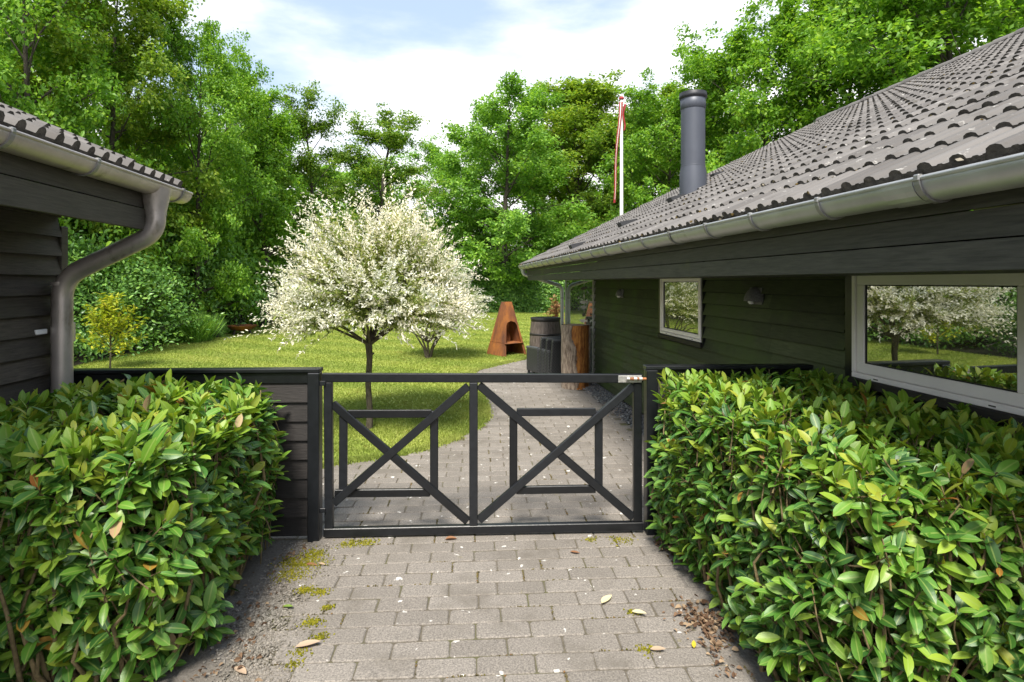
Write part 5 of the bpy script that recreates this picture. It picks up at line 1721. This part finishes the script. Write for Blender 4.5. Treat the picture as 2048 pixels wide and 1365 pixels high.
# clipped hedge across the end of the lawn
def clipped_hedge(x0, x1, y, H, D, label):
    r = np.random.default_rng(77)
    c = np.array([(x0 + x1) / 2, y, 0])
    root = tag(empty('clipped_hedge', tuple(c)), label, 'hedge')
    MB().box((x0 + 0.25, y - D / 2 + 0.3, -0.05), (x1 - 0.25, y + D / 2 - 0.3, H - 0.3), 0.1).build('light_block_core', M['bark'], root, tuple(c))  # unseen solid box added to block light through the foliage
    n = 46000
    top = r.random(n) < 0.22
    x = r.uniform(x0, x1, n)
    z = np.where(top, H + 0.12 * np.sin(x * 2.3), r.uniform(0.0, 1, n) * H)
    yy = np.where(top, y + r.uniform(-D / 2, D / 2, n), y - D / 2 + 0.14 * np.sin(x * 3.1 + z * 2.2) * np.sin(z * 3.7 + x))
    pos = np.stack([x, yy, z], 1) + r.normal(0, 0.09, (n, 3))
    pos[:, 2] = np.maximum(pos[:, 2], 0.03)
    nr = np.where(top[:, None], np.array([0, 0, 1.0]), np.array([0, -0.75, 0.5])) + r.normal(0, 0.4, (n, 3))
    d = rdir(n, r) + np.array([0, -0.2, -0.35])
    V, T = scatter(RHV * (1.35, 1, 1), RHT, pos, d, nr, 0.15 * r.uniform(0.6, 1.2, n))
    tag(link('foliage', np_mesh('foliage', V - c, T, M['leaf_shrub']), root), kind='stuff')
clipped_hedge(-4.8, 9.0, 37.4, 3.1, 1.3, 'tall dark clipped hedge closing the end of the lawn')

# ------------------------------------------------------------------ variegated willows
WLV = RHV * (0.62, 1, 1)
def willow(seed, trunk_h, C0, RX, RZT, RZB, nshoot, per, leaf, stem_n, wt=0.38):
    """dome of long shoots; green leaves inside, white ones towards the shoot tips"""
    r = np.random.default_rng(seed)
    br = MB()
    k0 = np.array([0, 0, trunk_h])
    limbs = []
    for i in range(stem_n):
        az = i * 2.399 + r.normal(0, 0.3); el = r.uniform(0.30, 1.25)
        d = np.array([math.cos(az) * math.cos(el), math.sin(az) * math.cos(el), math.sin(el)])
        L = RX * r.uniform(0.55, 0.75)
        p1 = k0 + d * L * 0.5 + r.normal(0, 0.04, 3) + np.array([0, 0, 0.05]); p2 = k0 + d * L + r.normal(0, 0.05, 3)
        br.tube([k0 + r.normal(0, 0.012, 3), p1, p2], [0.022, 0.014, 0.007], 6, False)
        limbs.append((k0, p1, p2))
    P, D, S, W = [], [], [], []
    for i in range(nshoot):
        az = r.uniform(0, 2 * math.pi); u = r.uniform(-0.50, 1)
        h = math.sqrt(1 - u * u)
        dirv = np.array([h * math.cos(az), h * math.sin(az), u])
        ez = RZT if u > 0 else RZB
        ext = np.array([RX * (1 - 0.34 * max(u, 0)), RX * (1 - 0.34 * max(u, 0)), ez]) * (1 + 0.10 * math.sin(3 * az + seed) + 0.08 * math.sin(5 * az + 4 * u))
        lump = math.sin(4.1 * dirv[0] + 2.2 * seed) + math.sin(4.7 * dirv[1] + 3.3 * dirv[2]) + math.sin(6.3 * dirv[2] + 2.9 * dirv[0])
        if lump < -0.55 and r.random() < 0.6: continue
        ext = ext * (1 + 0.055 * lump)
        inner = r.random() < 0.22
        fr = r.uniform(0.35, 0.62) if not inner else r.uniform(0.1, 0.4)
        lenf = r.uniform(0.30, 0.52) * (1.0 if r.random() > 0.16 else 1.28) * (1.12 if u > 0.5 else 1.0)
        a = C0 + dirv * ext * fr
        dd = unit(dirv * np.array([1, 1, 0.75]) + np.array([0, 0, 0.42]) + r.normal(0, 0.20, 3))
        Ls = lenf * RX * 0.95
        droop = np.array([0, 0, -0.16 * Ls * (1 if u < 0.5 else 0.2)])
        s = (np.arange(per) + r.random(per)) / per
        pts = a + dd * (s * Ls)[:, None] + droop * (s ** 2)[:, None]
        if i % 5 == 0:
            lm = limbs[np.argmin([np.linalg.norm(l[2] - a) for l in limbs])]
            br.tube([lm[1] * 0.4 + lm[2] * 0.6, (lm[2] + a) / 2 + r.normal(0, 0.03, 3), a, pts[-1]], [0.007, 0.005, 0.004, 0.0015], 4, False)
        P.append(pts + r.normal(0, 0.010, pts.shape))
        rd = rdir(per, r)
        rd = rd - dd * np.sum(rd * dd, 1, keepdims=True)
        D.append(unit(unit(rd) * 0.8 + dd * r.uniform(0.5, 0.9)))
        S.append(leaf * r.uniform(0.6, 1.2, per) * (1.1 - 0.45 * s))
        whit = s * 1.0 + (0 if not inner else -0.35) + r.normal(0, 0.14, per)
        W.append(whit > wt)
    P, D, S, W = map(np.concatenate, (P, D, S, W))
    n = len(P)
    nr = unit(np.array([0, 0, 0.8]) + r.normal(0, 0.5, (n, 3)))
    V, T = scatter(WLV, RHT, P, D, nr, S)
    mi = np.repeat(W.astype(int), 2)
    return br, np_mesh('crown', V, T, [M['willow_green'], M['willow_white']], mi)
gw = ground(738, 857)
tw = gw.y
k1 = at(735, 690, tw)
w1 = tag(empty('willow_tree', gw), 'white leaved variegated willow on a thin trunk just behind the gate', 'tree')
br, cr = willow(91, k1.z, np.array([0.10, 0.05, k1.z + 0.52]), 1.50, 1.56, 0.84, 2300, 34, 0.074, 14, 0.52)
r5 = np.random.default_rng(6)
br.tube([(0, 0, -0.05), (0.012, 0.01, 0.2), (-0.012, 0.0, 0.6), (0.006, 0.01, 0.95), (-0.005, 0, k1.z + 0.03)], [0.050, 0.043, 0.040, 0.042, 0.050], 12, False)
br.tube([(0.0, 0.0, k1.z - 0.16), (0.07, -0.02, k1.z - 0.11)], [0.03, 0.012], 7, True)
br.build('trunk', M['bark_willow'], w1)
link('crown', cr, w1)
gw2 = ground(857, 716)
w2 = tag(empty('willow_shrub', gw2), 'second white variegated willow growing as a many stemmed bush on the lawn', 'shrub')
br, cr = willow(92, 0.42, np.array([0.30, 0.0, 1.42]), 1.50, 1.05, 0.85, 900, 40, 0.085, 12, 0.68)
for i in range(9):
    a = i * 2.4
    br.tube([(0.05 * math.cos(a), 0.05 * math.sin(a), -0.03), (0.12 * math.cos(a), 0.12 * math.sin(a), 0.25), (0.42 * math.cos(a), 0.42 * math.sin(a), 0.75)], [0.035, 0.025, 0.012], 6, False)
br.build('stems', M['bark_willow'], w2)
link('crown', cr, w2)

# ------------------------------------------------------------------ yellow sapling and coral shrub
def sapling(g0, H, R, nb, m, label, seed, leaf, name='sapling'):
    r = np.random.default_rng(seed)
    root = tag(empty(name, g0), label, 'sapling')
    st = MB(); st.tube([(0, 0, -0.03), (0.02, 0, H * 0.3), (-0.01, 0.02, H * 0.62), (0.02, 0, H * 0.95)], [0.022, 0.017, 0.011, 0.004], 7, False)
    P, D = [], []
    for i in range(nb):
        f = 0.20 + 0.78 * (i + r.random()) / nb
        az = i * 2.399 + r.normal(0, 0.3); el = 0.30 + 0.9 * f + r.normal(0, 0.12)
        L = R * (1.25 - 0.72 * f) * r.uniform(0.75, 1.15)
        d = np.array([math.cos(az) * math.cos(el), math.sin(az) * math.cos(el), math.sin(el)])
        p0 = np.array([0, 0, H * f * 0.82]); p1 = p0 + d * L
        st.tube([p0, (p0 + p1) / 2 + r.normal(0, 0.02, 3), p1], [0.008, 0.005, 0.002], 5, False)
        for s in np.linspace(0.25, 1.05, 11):
            for _ in range(5):
                P.append(p0 + d * L * s + r.normal(0, 0.035, 3)); D.append(unit(d * 0.5 + rdir(1, r)[0] * np.array([1, 1, 0.5]) + np.array([0, 0, -0.12])))
    P, D = np.array(P), np.array(D)
    n = len(P)
    tv, tf = leaf_template(1, 0.34, 0.25, 0.2, 3, 0.85)
    V, T = scatter(tv, tf, P, D, np.array([0, 0, 1.0]) + r.normal(0, 0.35, (n, 3)), leaf * r.uniform(0.6, 1.2, n))
    st.build('stem', M['bark_willow'], root)
    link('foliage', np_mesh('foliage', V, T, M[m]), root)
sapling(ground(220, 738), 1.55, 0.85, 30, 'leaf_yellow', 'young yellow leaved sapling at the lawn edge beyond the fence', 51, 0.125)
g9 = at(1112, 640, 15.6); g9.z = 0
sapling(g9, 1.5, 0.62, 16, 'leaf_coral', 'coral leaved young shrub behind the barrel', 52, 0.12, 'young_shrub')
